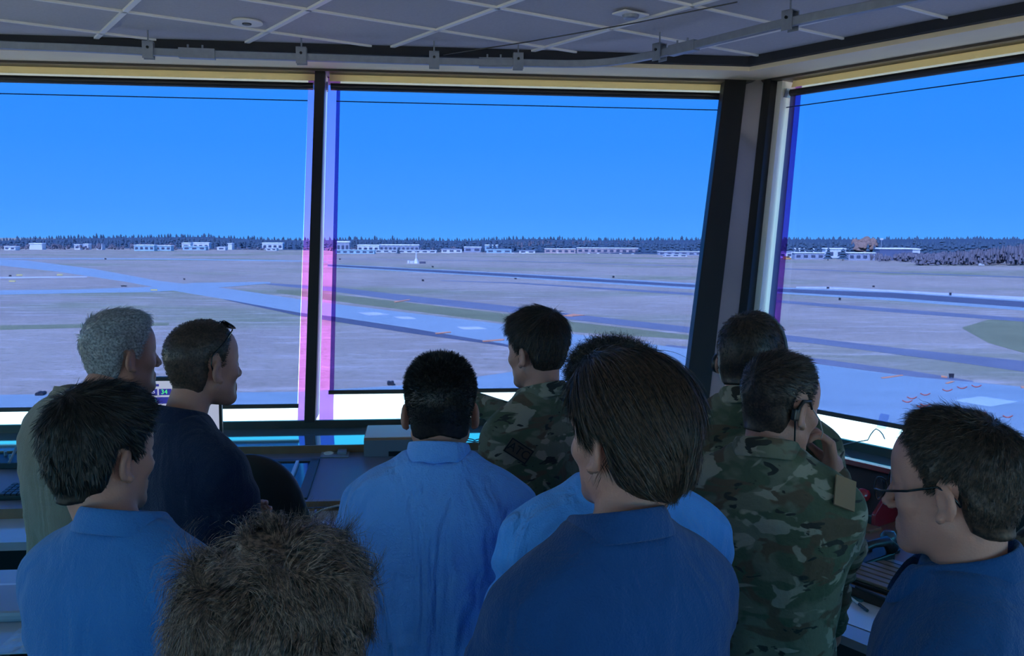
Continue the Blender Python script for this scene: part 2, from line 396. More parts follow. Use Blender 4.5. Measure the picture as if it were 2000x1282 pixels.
    o = b.build('trim_%d' % (51+k), M_black, bevel=0.003); tag(o, kind='structure')
    b = MB().hexa([cn_(mz0, 0.09, 0.04), cn_(mz0, 0.155, 0.04), cn_(mz0, 0.155, GD), cn_(mz0, 0.09, GD)],
                  [cn_(mz1, 0.09, 0.04), cn_(mz1, 0.155, 0.04), cn_(mz1, 0.155, GD), cn_(mz1, 0.09, GD)])
    o = b.build('trim_%d' % (57+k), M_white); tag(o, kind='structure')
    b = MB().hexa([ce_(mz0, 0.20, 0.05), ce_(mz0, 0.09, 0.05), ce_(mz0, 0.09, GD+.02), ce_(mz0, 0.20, GD+.02)],
                  [ce_(mz1, 0.20, 0.05), ce_(mz1, 0.09, 0.05), ce_(mz1, 0.09, GD+.02), ce_(mz1, 0.20, GD+.02)])
    o = b.build('trim_%d' % (63+k), M_black); tag(o, kind='structure')
    # sky portals help the renderer sample daylight through each wall's glazing
    pl = bpy.data.lights.new('portal', 'AREA'); pl.shape = 'RECTANGLE'; pl.size = LEN+1.2; pl.size_y = 2.5
    po = bpy.data.objects.new('window_portal', pl); COL.objects.link(po); pl.cycles.is_portal = True
    n = NORM[k]; zax = Vector((n[0], n[1], -TT)).normalized(); xax = Vector(DIRS[k]); yax = zax.cross(xax)
    mm = Matrix((xax, yax, zax)).transposed().to_4x4(); mm.translation = Vector(W(k, LEN/2, (ZS+ZT)/2, GD+0.05)); po.matrix_world = mm
# ------------------------------------------------------------------ airfield outside
GZ = -28.0
def gp(px, py): return at_z(px, py, GZ)
def field_mat():
    mt = bpy.data.materials.new('dry_grass'); mt.use_nodes = True; N, L = nodes(mt); b = N['Principled BSDF']
    b.inputs['Roughness'].default_value = 1.0; b.inputs['Specular IOR Level'].default_value = 0.0
    t = N.new('ShaderNodeTexCoord')
    def noise(scale, vec, det, rz=0.0):
        mp = N.new('ShaderNodeMapping'); mp.inputs['Scale'].default_value = vec; mp.inputs['Rotation'].default_value = (0, 0, rz)
        L.new(t.outputs['Object'], mp.inputs[0]); n = N.new('ShaderNodeTexNoise'); n.inputs['Scale'].default_value = scale; n.inputs['Detail'].default_value = det
        L.new(mp.outputs[0], n.inputs[0]); return n.outputs[0]
    def ramp(src, a, b_):
        r = N.new('ShaderNodeMapRange'); r.inputs[1].default_value = a; r.inputs[2].default_value = b_; L.new(src, r.inputs[0]); return r.outputs[0]
    def mixc(f, c0, c1):
        x = N.new('ShaderNodeMix'); x.data_type = 'RGBA'; L.new(f, x.inputs[0])
        for i, c in ((6, c0), (7, c1)):
            if isinstance(c, tuple): x.inputs[i].default_value = (*c, 1)
            else: L.new(c, x.inputs[i])
        return x.outputs[2]
    n1 = noise(0.012, (1, 1, 1), 6); n2 = noise(0.004, (1, 2.0, 1), 3, 0.3); n3 = noise(0.07, (0.6, 2.2, 1), 6, 0.12); n4 = noise(0.7, (1, 1, 1), 3)
    base = mixc(ramp(n1, 0.35, 0.65), (0.38, 0.32, 0.25), (0.47, 0.40, 0.31))
    base = mixc(ramp(n2, 0.50, 0.66), base, (0.27, 0.29, 0.16))
    base = mixc(ramp(n3, 0.50, 0.75), base, (0.58, 0.52, 0.45))
    base = mixc(ramp(n4, 0.52, 0.80), base, (0.25, 0.23, 0.15))
    L.new(base, b.inputs['Base Color']); return mt
gnd = MB()
gx = [-6000, -2500, -1000, 0, 1000, 2500, 6000]; gy = [-3000, 0, 200, 600, 1200, 2200, 4000, 9000]
vs = [(x, y, GZ) for y in gy for x in gx]; fs = [(r_*7+c, r_*7+c+1, (r_+1)*7+c+1, (r_+1)*7+c) for r_ in range(7) for c in range(6)]
gnd.add(vs, fs); o = gnd.build('ground', field_mat()); tag(o, kind='structure')
m_conc = mat('airfield_concrete', (0.33, 0.42, 0.42), 0.7, 0.4, noise=0.12, nscale=0.035, vec=(1, 2.5, 1))
m_conc2 = mat('apron_concrete', (0.29, 0.39, 0.40), 0.65, 0.45, noise=0.22, nscale=0.05, vec=(1.0, 4, 1))
m_asph = mat('airfield_asphalt', (0.21, 0.22, 0.25), 0.85, 0.3, noise=0.2, nscale=0.05)
m_asphd = mat('dark_asphalt', (0.12, 0.13, 0.16), 0.85, 0.3, noise=0.2, nscale=0.05)
m_pale = mat('pale_gravel', (0.62, 0.64, 0.66), 0.9, 0.2, noise=0.3, nscale=0.2)
m_grn = mat('mown_green_grass', (0.26, 0.27, 0.15), 1.0, 0.0, noise=0.3, nscale=0.05)
ZL = [0]
def strip(name, top, bot, m_, lift, label=None):
    """paved strip between two edges given as image polylines"""
    xs = sorted({x for x, _ in top} | {x for x, _ in bot})
    tx, ty = zip(*top); bx, by = zip(*bot); mb = MB(); n = 0; vs = []
    for x in xs:
        a = gp(x, np.interp(x, tx, ty)); c = gp(x, np.interp(x, bx, by)); vs += [a+np.array([0, 0, lift]), c+np.array([0, 0, lift])]
    k = len(xs)
    fs = [(2*i, 2*i+1, 2*i+3, 2*i+2) for i in range(k-1)]
    vs2 = [v-np.array([0, 0, lift+0.3]) for v in vs]
    fs2 = [tuple(j+2*k for j in f)[::-1] for f in fs]
    side = [(2*i, 2*i+2, 2*i+2+2*k, 2*i+2*k) for i in range(k-1)]+[(2*i+1, 2*i+1+2*k, 2*i+3+2*k, 2*i+3) for i in range(k-1)]
    mb.add(vs+vs2, fs+fs2+side); o = mb.build(name, m_); tag(o, kind='structure'); return o
strip('main_taxiway', [(-120, 502), (51, 509), (185, 526), (309, 549), (456, 566), (583, 585), (651, 594), (982, 634), (1111, 652), (1343, 683), (1587, 711), (1790, 738), (2000, 757), (2250, 780)],
      [(-120, 506), (113, 531), (247, 551), (343, 569), (439, 585), (583, 611), (651, 619), (792, 640), (982, 672), (1111, 705), (1343, 790), (1587, 860), (1790, 930), (2250, 1040)], m_conc, 0.12)
strip('taxiway_shoulder', [(439, 583), (583, 608), (651, 617), (792, 638), (982, 668), (1120, 700)], [(439, 586), (583, 617), (651, 628), (792, 650), (982, 676), (1120, 712)], m_asphd, 0.06)
strip('apron_near_edge', [(-120, 772), (0, 773), (590, 767), (660, 762), (780, 755), (900, 742), (1000, 728), (1080, 700), (1200, 700), (1400, 700)], [(-120, 1100), (0, 1100), (1400, 1100)], m_conc2, 0.16)
strip('apron', [(1300, 690), (1587, 713), (1790, 740), (2000, 759), (2250, 784)], [(1300, 1150), (2250, 1150)], m_conc2, 0.20)
strip('apron_kerb_road', [(1300, 674), (1587, 700), (1700, 715), (1790, 727), (1900, 745)], [(1300, 678), (1587, 710), (1700, 725), (1790, 737), (1900, 750)], m_asph, 0.08)
strip('parallel_taxiway', [(520, 553), (651, 561), (800, 578), (1020, 601), (1134, 616), (1354, 640), (1527, 654), (1765, 682), (2000, 706), (2250, 735)],
      [(520, 556), (651, 570), (800, 590), (1020, 613), (1134, 627), (1354, 652), (1594, 672), (1895, 712), (2000, 727), (2250, 760)], m_asph, 0.08)
strip('green_verge', [(540, 566), (651, 575), (800, 592), (1020, 617), (1134, 631), (1354, 656)], [(540, 572), (651, 588), (800, 607), (982, 630), (1134, 650), (1354, 664)], m_grn, 0.05)
strip('distant_runway', [(640, 517), (1001, 536), (1362, 557), (1510, 564), (1750, 573), (2000, 590), (2250, 606)], [(640, 520), (1001, 541), (1362, 562), (1510, 570), (1750, 583), (2000, 601), (2250, 618)], m_asphd, 0.12)
strip('distant_runway_shoulder', [(640, 516), (1001, 534), (1362, 554), (1510, 561), (1750, 571), (2000, 587), (2250, 603)], [(640, 522), (1001, 543), (1362, 566), (1510, 573), (1750, 588), (2000, 607), (2250, 624)], m_conc, 0.06)
strip('gravel_band', [(1555, 561), (1620, 561), (1750, 568), (1860, 574), (2000, 581), (2250, 596)], [(1555, 563), (1620, 564.5), (1750, 571), (1860, 578), (2000, 587), (2250, 603)], m_pale, 0.2)
strip('access_road', [(860, 548), (1001, 552), (1362, 573), (1510, 586), (1750, 604), (2000, 622), (2250, 640)], [(860, 549), (1001, 554), (1362, 578), (1510, 591), (1750, 611), (2000, 629), (2250, 648)], m_asph, 0.08)
strip('cross_taxiway', [(-120, 569), (0, 567.5), (150, 566), (292, 561), (377, 553), (528, 551)], [(-120, 578), (0, 576), (150, 573), (292, 571), (377, 566), (528, 554)], m_conc, 0.10)
strip('far_road', [(-120, 541), (0, 541.5), (170, 540)], [(-120, 544), (0, 544), (170, 542)], m_pale, 0.06)
strip('far_taxiway', [(-120, 503), (0, 504), (300, 505), (590, 509), (640, 511)], [(-120, 505.5), (0, 506.5), (300, 507), (590, 511.5), (640, 513)], m_conc, 0.06)
strip('far_service_road', [(640, 505), (1001, 510), (1362, 520), (1510, 524), (2000, 541), (2250, 548)], [(640, 505.6), (1001, 511), (1362, 521), (1510, 525.5), (2000, 543), (2250, 550)], m_asph, 0.06)
strip('green_verge', [(-120, 634), (0, 636), (330, 631)], [(-120, 645), (0, 645), (330, 636)], m_grn, 0.05)
strip('green_verge', [(1880, 640), (1930, 625), (2000, 628), (2250, 640)], [(1880, 642), (1930, 670), (2000, 690), (2250, 715)], m_grn, 0.05)
# pale concrete repair patches on the taxiway and apron
def patch(name, poly, m_, lift=0.28):
    a = [gp(*q)+np.array([0, 0, lift]) for q in poly]; b_ = [q-np.array([0, 0, lift]) for q in a]
    o = MB().hexa(a, b_).build(name, m_); tag(o, kind='structure')
m_cyan = mat('fresh_concrete', (0.50, 0.62, 0.60), 0.8)
patch('apron_patch', [(1862, 785), (1915, 777), (1987, 788), (1935, 797)], m_cyan)
for q in ([(700, 612), (735, 611), (760, 616), (722, 618)], [(770, 620), (800, 620), (812, 624), (782, 624)], [(893, 640), (935, 640), (950, 644), (905, 645)], [(1235, 671), (1270, 670), (1268, 674), (1240, 674)]):
    patch('concrete_patch', q, m_pale)
m_org = mat('orange_paint', (0.85, 0.35, 0.16), 0.7); m_red = mat('red_paint', (0.80, 0.16, 0.10), 0.7)
for q in ([(1097, 618), (1120, 614.5), (1142, 617), (1118, 619)], [(1720, 740), (1762, 734.5), (1764, 736), (1724, 742)], [(1846, 751), (1858, 747), (1864, 748), (1852, 752)], [(1838, 736), (1850, 738), (1850, 739.5), (1838, 738)], [(1993, 757), (2004, 757), (2006, 761), (1995, 761)],
          [(850, 652), (880, 649.5), (881, 651), (852, 654)], [(942, 667), (985, 664), (985, 666), (944, 669)], [(770, 590), (800, 586), (801, 587), (772, 592)]):
    patch('painted_marking', q, m_org, 0.3)
for i, (x, y) in enumerate([(1772, 787), (1781, 780), (1807, 773), (1850, 765), (1879, 760), (1907, 757), (1807, 794), (1916, 811), (1968, 817), (1800, 797)]):
    pts = [gp(x-9+18*t, y-1.5+5*(1-(2*t-1)**2)*0.7)+np.array([0, 0, 0.3]) for t in np.linspace(0, 1, 9)]
    o = MB().tube(pts, 0.11, 5).build('tie_down_marking', m_red); tag(o, kind='structure')
# yellow/black airfield signs and lights
m_yel = mat('sign_yellow', (0.75, 0.62, 0.25), 0.6); m_dk = mat('sign_back', (0.03, 0.03, 0.035), 0.7)
def sign(px, py, w, h, m_, label, cat='sign', grp='airfield signs'):
    p = gp(px, py); t = empty('airfield_sign', p, 0.0); s = p[1]/FPX
    W_, H_ = w*s, h*s
    MB().box((-W_/2, -0.25, 0.35), (W_/2, 0.25, 0.35+H_)).build('panel', m_, t, bevel=0.05)
    for q in (-0.35, 0.35): MB().box((W_*q-0.06, -0.06, 0), (W_*q+0.06, 0.06, 0.4)).build('leg', m_dk, t)
    tag(t, label, cat, grp)
for x, y, w, lb in ((38, 540, 12, 'yellow airfield sign on the near side of the thin far road at the left'), (117, 539.5, 11, 'yellow airfield sign at the right end of the thin far road'),
                    (24, 552, 13, 'low yellow airfield sign in the grass between the two left roads'), (301, 569.5, 13, 'yellow airfield sign where the cross taxiway meets the long taxiway')):
    sign(x, y, w, 3.2, m_yel, lb)
for x, y, w, h, lb in ((242, 561, 11, 2, 'wide dark sign seen from behind above the cross taxiway'), (1858, 740, 8.5, 7, 'square dark board on the grass at the edge of the right apron'),
                    (20, 541, 5, 2.5, 'small dark sign left of the left yellow sign'), (360, 547.5, 3.5, 2.5, 'tiny dark sign in the dry grass above the cross taxiway'), (206, 507.5, 3.5, 2.5, 'tiny dark sign by the far taxiway at the left'),
                    (826, 550.5, 4.5, 3.5, 'small dark sign in the grass below the distant runway, leftmost of three'), (1007, 546.5, 4.5, 2.5, 'small dark sign just below the distant runway at picture centre'),
                    (1198, 543.5, 4, 3.5, 'small dark sign above the distant runway left of the corner post'), (845, 523, 3.5, 2.5, 'small dark sign right of the white mast'), (664, 508, 3, 2.5, 'tiny dark sign at the left end of the middle window field'),
                    (1617, 565, 5, 3, 'small dark sign at the left part of the white gravel band'), (1706, 562, 4, 3, 'small dark sign above the white gravel band'),
                    (1856, 578, 4, 5, 'small dark post sign on the white gravel band'), (1640, 587.5, 4, 4.5, 'small dark sign between the distant runway and the access road')):
    sign(x, y, w, h, m_dk, lb, grp='dark airfield signs')
# parked white vehicle dots near the apron
def van(px, py, w, label, m_=None):
    p = gp(px, py); s = p[1]/FPX; L_ = w*s; h = L_*0.42; t = empty('van', p, 0.15)
    b = MB(); prof = [(-L_/2, 0.35), (L_/2, 0.35), (L_/2, h*0.55), (L_*0.36, h*0.62), (L_*0.24, h), (-L_/2, h)]
    b.hexa([(x, -0.95, z) for x, z in prof], [(x, 0.95, z) for x, z in prof]); b.build('body', m_ or M_white, t, bevel=0.08)
    MB().hexa([(x, -0.97, z) for x, z in ((L_*0.33, h*0.62), (L_*0.23, h*0.92), (-L_*0.1, h*0.92), (-L_*0.1, h*0.62))], [(x, 0.97, z) for x, z in ((L_*0.33, h*0.62), (L_*0.23, h*0.92), (-L_*0.1, h*0.92), (-L_*0.1, h*0.62))]).build('window', m_dk, t)
    for q in (-0.3, 0.3):
        MB().tube([(L_*q, -1.0, 0.38), (L_*q, 1.0, 0.38)], 0.38, 12).build('wheels', m_dk, t)
    tag(t, label, 'vehicle')
van(80, 773, 12, 'small white vehicle on the near pavement at the far left')
van(763, 752, 11, 'small white vehicle on the near pavement left of the light-blue-shirted man')
van(1893, 517.5, 14, 'white van parked below the bare trees at the right')
van(1917, 519.5, 11, 'small white car parked right of the white van below the bare trees')
van(1537, 507.5, 16, 'orange truck parked by the buildings beside the corner post', mat('truck_orange', (0.8, 0.42, 0.12), 0.5))
# white tapered mast with low sheds
p = gp(813, 515); s = p[1]/FPX; t = empty('navigation_mast', p)
MB().lathe([(3.2*s*2.0, 0), (3.0*s*1.6, 4*s), (1.6*s, 10*s), (1.0*s, 22*s), (0.5*s, 26*s), (0.1*s, 26.5*s)], 10).build('mast', M_white, t)
MB().box((-12*s, -3, 0), (-5*s, 3, 5*s)).build('shed', M_white, t)
MB().box((7*s, -3, 0), (18*s, 3, 4*s)).build('shed', mat('shed_dark', (0.12, 0.12, 0.16), 0.7), t)
MB().box((-17*s, -2, 0), (-13*s, 2, 6*s)).build('shed', M_white, t)
tag(t, 'white tapered mast with low sheds standing in the middle of the airfield', 'mast')

# buildings beyond the field
BOX = []
def clear_of(x, y, r): return not any(q[0]-r < x < q[1]+r and q[2]-r < y < q[3]+r for q in BOX)
def bld(x0, x1, yt, yb, wall, roof, label, windows=0, base=None, depth=16.0, over=1.0):
    pb = gp((x0+x1)/2, base or yb); Y = pb[1]
    for _ in range(40):
        lo_, hi_ = at(x0, yb, Y)[0]-3, at(x1, yb, Y)[0]+3
        if any(lo_ < q[1] and hi_ > q[0] and Y-3 < q[3] and Y+depth+3 > q[2] for q in BOX): Y += 10
        else: break
    BOX.append((lo_, hi_, Y-3, Y+depth+3)); a = at(x0, yb, Y); b_ = at(x1, yb, Y); zt = at((x0+x1)/2, yt, Y)[2]
    L_ = float(b_[0]-a[0]); H = float(zt-GZ); t = empty('building', ((a[0]+b_[0])/2, Y, GZ))
    mb = MB().box((-L_/2, 0, -0.5), (L_/2, depth, H*0.90)); mb.build('wall', wall, t)
    MB().hexa([(-L_/2-over, -over, H*0.88), (L_/2+over, -over, H*0.88), (L_/2+over, depth+over, H*0.88), (-L_/2-over, depth+over, H*0.88)],
              [(-L_/2-over*.6, 0, H*0.96), (L_/2+over*.6, 0, H*0.96), (L_/2, depth, H), (-L_/2, depth, H)]).build('roof', roof, t)
    for i in range(windows):
        c = -L_/2+L_*(i+0.5)/windows; w_ = L_/windows*0.28
        MB().box((c-w_, -0.25, H*0.25), (c+w_, 0.1, H*0.62)).build('window', m_dkwin, t)
    tag(t, label, 'building', 'buildings beyond the airfield')
m_dkwin = mat('dark_window', (0.10, 0.12, 0.18), 0.3)
w1 = mat('wall_white', (0.80, 0.82, 0.82), 0.7); w2 = mat('wall_greyblue', (0.38, 0.42, 0.50), 0.7); w3 = mat('wall_pinkish', (0.58, 0.45, 0.42), 0.7); w4 = mat('wall_cyan', (0.42, 0.62, 0.66), 0.7)
r1 = mat('roof_white', (0.88, 0.88, 0.86), 0.6); r2 = mat('roof_grey', (0.30, 0.32, 0.37), 0.7); r3 = mat('roof_cyan', (0.55, 0.74, 0.78), 0.6)
B_ = [(262, 301, 478, 490.5, w4, r1, 'long pale blue hangar with white roof, left half of the pair in the left window', 4, 490.5),
 (303, 334, 479, 490.5, w4, r1, 'pale blue hangar touching the right end of the longest left hangar', 3, 490.5),
 (8, 30, 481, 487, w1, r1, 'small white building at the far left edge of the tree line', 2, 489),
 (57, 82, 475, 480, w1, r1, 'low white roof among trees near the left edge', 0, 488),
 (145, 156, 477, 482, w1, r1, 'tiny white house left of the pale blue hangars', 1, 488),
 (163, 172, 476, 481, w1, r1, 'tiny white house second from the left hangars', 1, 488),
 (189, 199, 476, 482, w1, r2, 'tiny white house just left of the pale blue hangars', 1, 488),
 (355, 372, 474, 480, w1, r1, 'small white building right of the pale blue hangars', 1, 488),
 (357, 402, 481, 487.5, w4, r3, 'low pale blue building in front of white roofs in the left window', 3, 489),
 (376, 408, 473.5, 478, w1, r1, 'bright white roofed building behind the low pale blue one', 3, 487),
 (424, 440, 482, 487.5, w1, r1, 'small white house in the middle right of the left window', 1, 489),
 (445, 453, 475, 479, w1, r1, 'tiny white house on the tree line right of centre in the left window', 0, 488),
 (512, 552, 474, 479, w1, r1, 'long white roof at the right of the left window', 4, 488),
 (520, 540, 484, 489, w1, r1, 'white house below the long white roof at the right of the left window', 2, 490),
 (655, 731, 488, 496, w4, r3, 'long low cyan building at the left end of the middle window', 6, 496),
 (657, 682, 471, 481, w2, r1, 'grey two-storey block at the left end of the middle window', 3, 493),
 (698, 740, 478, 487, w1, r1, 'white factory left part in the middle window', 4, 493),
 (741, 818, 477.5, 488, w2, r1, 'long grey and white factory with windows behind the mast', 9, 493),
 (732, 852, 488.5, 493, w1, r1, 'very long low white shed behind the mast', 8, 494),
 (862, 902, 486, 492, w1, r2, 'grey roofed shed right of the factory', 3, 494),
 (906, 940, 482, 488, w2, r1, 'small blue grey building between the factory and the white gabled one', 2, 493),
 (947, 974, 478, 486, w4, r1, 'white gabled building in the middle of the middle window', 2, 492),
 (950, 999, 487, 494, w4, r3, 'cyan building in front of the white gabled one', 3, 494.5),
 (1014, 1045, 489, 493, w1, r2, 'low white shed with cars left of the pink warehouse', 2, 495),
 (1064, 1124, 485.5, 492, w3, r1, 'pinkish warehouse, shorter of the pair in the middle window', 5, 495),
 (1127, 1250, 484, 492, w3, r1, 'longest pinkish warehouse with white roof in the middle window', 10, 495.5),
 (1286, 1372, 491, 500, w2, r1, 'long white roofed hangar beside the corner post', 6, 499),
 (1298, 1342, 497, 501.5, w1, r1, 'low white shed in front of the white roofed hangar', 3, 501.5),
 (1509, 1548, 491, 503, w1, r2, 'white building just right of the corner post', 3, 504),
 (1553, 1590, 485, 493, w1, r1, 'bright white roofed building above the grey shed in the right window', 5, 503),
 (1552, 1610, 493, 507, w2, r1, 'grey shed with doors in the right window', 4, 507),
 (1612, 1652, 484.5, 495, w1, r1, 'white roofed building between the two dark conifers in the right window', 2, 505),
 (1657, 1709, 493, 509, w2, r1, 'blue grey building with arched doors right of the conifers', 4, 509),
 (1718, 1782, 484, 494, mat('wall_navy', (0.14, 0.18, 0.28), 0.6), r1, 'dark warehouse with bright white roof line in the right window', 0, 509),
 (1778, 1797, 485, 493, w1, r1, 'white block at the right end of the dark warehouse', 1, 509)]
for x0, x1, yt, yb, wl, rf, lb, nw, base in B_: bld(x0, x1, yt, yb, wl, rf, lb, nw, base)
CARL = ['tiny white car at the left end of the shorter pinkish warehouse', 'tiny car before the middle of the shorter pinkish warehouse', 'tiny car at the right part of the shorter pinkish warehouse', 'tiny grey car at the left end of the longest pinkish warehouse',
 'tiny car second from the left before the longest pinkish warehouse', 'tiny car third from the left before the longest pinkish warehouse', 'tiny grey car before the centre of the longest pinkish warehouse', 'tiny car right of centre before the longest pinkish warehouse', 'tiny car at the right end of the longest pinkish warehouse',
 'tiny grey car below the right side of the cyan building', 'tiny car just right of the cyan building', 'tiny car before the low white shed left of the pink warehouse', 'tiny grey car before the factory left of the white mast', 'tiny car at the right end of the very long low shed', 'tiny car before the grey roofed shed']
for i, (x, y) in enumerate([(1075, 494.5), (1090, 495), (1105, 495), (1132, 495.5), (1150, 496), (1168, 496), (1190, 496), (1212, 496.5), (1236, 497), (986, 495), (1002, 495.5), (1022, 496), (760, 494.5), (845, 495), (875, 495)]):
    p = gp(x, y); o = MB().hexa([(-2.6, -1, 0.2), (2.6, -1, 0.2), (2.6, -1, 1.1), (1.4, -1, 1.7), (-1.6, -1, 1.7), (-2.6, -1, 1.1)], [(-2.6, 1, 0.2), (2.6, 1, 0.2), (2.6, 1, 1.1), (1.4, 1, 1.7), (-1.6, 1, 1.7), (-2.6, 1, 1.1)]).build('car', w1 if i % 3 else r2)
    o.location = p; tag(o, CARL[i], 'car', 'parked cars by the warehouses')
# light mast
p = gp(1720, 508); s = p[1]/FPX; t = empty('light_mast', p)
MB().tube([(0, 0, 0), (0, 0, 40*s)], [0.3, 0.2], 6).build('pole', M_white, t); MB().box((-3*s, -0.4, 39*s), (3*s, 0.4, 42*s)).build('lamp_head', M_white, t)
tag(t, 'tall white floodlight mast above the dark warehouse', 'mast')
# wooded hills and tree belts
m_hill = mat('wooded_hill', (0.075, 0.125, 0.17), 1.0, 0.0, noise=0.35, nscale=0.02)  # blue of the distance haze is put into the woods' colour
hx = np.linspace(-2600, 3200, 90); tv = []; tf = []
hh = [4+6*math.sin(x*0.0023+1.3)+5*math.sin(x*0.0071)+3*math.sin(x*0.017+2) for x in hx]
def skyline(px): return np.interp(px, [-200, 0, 60, 200, 300, 400, 520, 600, 700, 900, 1040, 1150, 1380, 1540, 1700, 1900, 2000, 2200], [461, 459, 456, 453, 452, 451, 457, 458, 456, 459, 455, 458, 457, 456, 456, 455, 456, 457])
def dist_belt(px): return np.interp(px, [-200, 0, 600, 1000, 1380, 1510, 2000, 2200], [2000, 1980, 1850, 1750, 1600, 1400, 1250, 1200])
hv = []
HP = np.linspace(-300, 2300, 120)
for i, px in enumerate(HP):
    Y = dist_belt(px)*1.45; zt = at(px, skyline(px)+12, Y); zb = zt.copy(); zb[2] = GZ-1; far = zt*1.25; far[2] = GZ
    near = at(px, 480, dist_belt(px)*1.10); near[2] = GZ-0.5
    hv += [near, zt, far]
hf = []
for i in range(len(HP)-1):
    hf += [(3*i, 3*i+3, 3*i+4, 3*i+1), (3*i+1, 3*i+4, 3*i+5, 3*i+2)]
o = MB().add(hv, hf).build('hills', m_hill, smooth=True); tag(o, kind='structure')
def conifer(V, F, x, y, z, h, r, n=6, tiers=4):
    for q in range(tiers):
        z0 = z+h*(0.08+0.22*q); z1 = z+h*min(1.0, 0.45+0.20*q); rr = r*(1-0.2*q); b = len(V); a0 = rng.random()*6
        for k in range(n):
            f = rr*(0.75+0.5*rng.random()); V.append((x+f*math.cos(a0+2*PI*k/n), y+f*math.sin(a0+2*PI*k/n), z0))
        V.append((x, y, z1))
        for k in range(n): F.append((b+k, b+(k+1) % n, b+n))
mt_c = mat('conifer_haze_blue', (0.075, 0.125, 0.165), 1.0, 0.0, noise=0.2, nscale=0.08)  # bluer and paler than foliage: distance haze painted into the colour
mt_c2 = mat('bare_brush', (0.19, 0.18, 0.20), 1.0, 0.0, noise=0.35, nscale=0.15)
V = []; F = []
for row, (fz, cnt) in enumerate(((1.12, 420), (1.25, 450), (1.45, 520))):
    for i in range(cnt):
        px = -250+2500*(i+rng.random())/cnt; Y = dist_belt(px)*fz*(1+0.03*rng.random()); sl = skyline(px)
        top_px = sl+(1.5+rng.random()*5)+(2-row)*5 - (2.5 if rng.random() < 0.08 else 0)
        top = at(px, top_px, Y); h = 20+12*rng.random()
        if not clear_of(top[0], Y, 8): continue
        conifer(V, F, top[0], Y, max(GZ-2, top[2]-h), top[2]-max(GZ-2, top[2]-h), 4.5+2.5*rng.random(), 6, 3)
o = arr_mesh('distant_forest', V, F, mt_c, smooth=False); tag(o, 'dark conifer forest along the whole horizon', 'forest', kind='stuff')
# leafless brush and woodland edge: many small rounded crowns
def crown(V, F, x, y, z, r, h, n=7, rings=4):
    b = len(V)
    for i in range(rings+1):
        th = PI*0.5*(i/rings) if i else 0.0
        zz = z+h*math.sin(th); rr = r*math.cos(th)*(1.0 if i < rings else 0.0)
        for k in range(n):
            f = rr*(0.7+0.6*rng.random()); V.append((x+f*math.cos(2*PI*k/n), y+f*math.sin(2*PI*k/n), zz+h*0.12*rng.random()))
    for i in range(rings):
        for k in range(n): F.append((b+i*n+k, b+i*n+(k+1) % n, b+(i+1)*n+(k+1) % n, b+(i+1)*n+k))
V = []; F = []
segs = [(-200, 340, 489, 474, 110), (340, 640, 489, 482, 60), (1000, 1380, 491, 468, 190), (1700, 1860, 512, 492, 90), (1790, 2250, 519, 476, 360), (640, 1000, 492, 480, 60)]
for x0, x1, yb, yt, cnt in segs:
    for i in range(cnt):
        px = x0+(x1-x0)*rng.random(); Yb = gp(px, yb+0.0069*0)[1]*(1+0.10*rng.random()); yt_ = yt+(yb-yt)*0.55*rng.random()
        if x0 == 1790: yt_ = np.interp(px, [1790, 1900, 2000, 2250], [497, 484, 474, 468])+ (28*rng.random()**1.5)
        top = at(px, yt_, Yb)[2]; h = max(3.0, top-GZ); w_ = 4+5*rng.random()
        if not clear_of(at(px, yb, Yb)[0], Yb, w_+2): continue
        bx_, hw = at(px, yb, Yb)[0], h
        for _ in range(12):
            r_ = w_*(0.16+0.2*rng.random()); aa = rng.random()*2*PI; rr_ = w_*0.75*rng.random(); z_ = hw*(0.05+0.62*rng.random())
            crown(V, F, bx_+rr_*math.cos(aa), Yb+rr_*math.sin(aa), GZ+z_, r_, hw*0.33, 5, 2)
o = arr_mesh('bare_woodland', V, F, mt_c2, smooth=False); tag(o, 'leafless brown brush and woodland along the far field edge', 'brush', kind='stuff')
# single trees that stand out
def big_tree(px, yb, yt, wpx, label, bare=True):
    p = gp(px, yb); s = p[1]/FPX; H = at(px, yt, p[1])[2]-GZ; t = empty('bare_tree' if bare else 'conifer_tree', p); V = []; F = []
    if bare:
        for i in range(60):
            a = rng.random()*2*PI; r = wpx/2*s*math.sqrt(rng.random())*0.8; z = H*(0.15+0.6*rng.random()*(1-(r/(wpx/2*s))**2*0.6))
            crown(V, F, r*math.cos(a), r*math.sin(a), z, wpx*s*0.13, H*0.24, 6, 3)
        arr_mesh('crown', V, F, mat('bare_tree_tan', (0.33, 0.22, 0.17), 1.0, 0.0, noise=0.3, nscale=0.3), t, False)
    else:
        conifer(V, F, 0, 0, H*0.04, H*0.96, wpx/2*s, 9, 4); arr_mesh('crown', V, F, mt_c, t, False)
    MB().tube([(0, 0, -0.5), (0, 0, H*0.3)], [H*0.03, H*0.02], 7).build('trunk', mat('bark', (0.07, 0.055, 0.045), 0.9), t)
    tag(t, label, 'tree')
big_tree(1685, 505, 459, 62, 'big round leafless tan tree behind the buildings in the right window')
big_tree(1617, 509, 483, 18, 'dark pointed conifer, left of the pair between the right window buildings', False)
big_tree(1646, 509, 485, 26, 'dark bushy conifer, right of the pair between the right window buildings', False)
big_tree(778, 497, 483, 10, 'small dark conifer beside the long grey factory', False)
big_tree(942, 494, 482, 12, 'small dark conifer left of the white gabled building', False)
big_tree(856, 494, 483, 9, 'small dark conifer at the right end of the long factory', False)

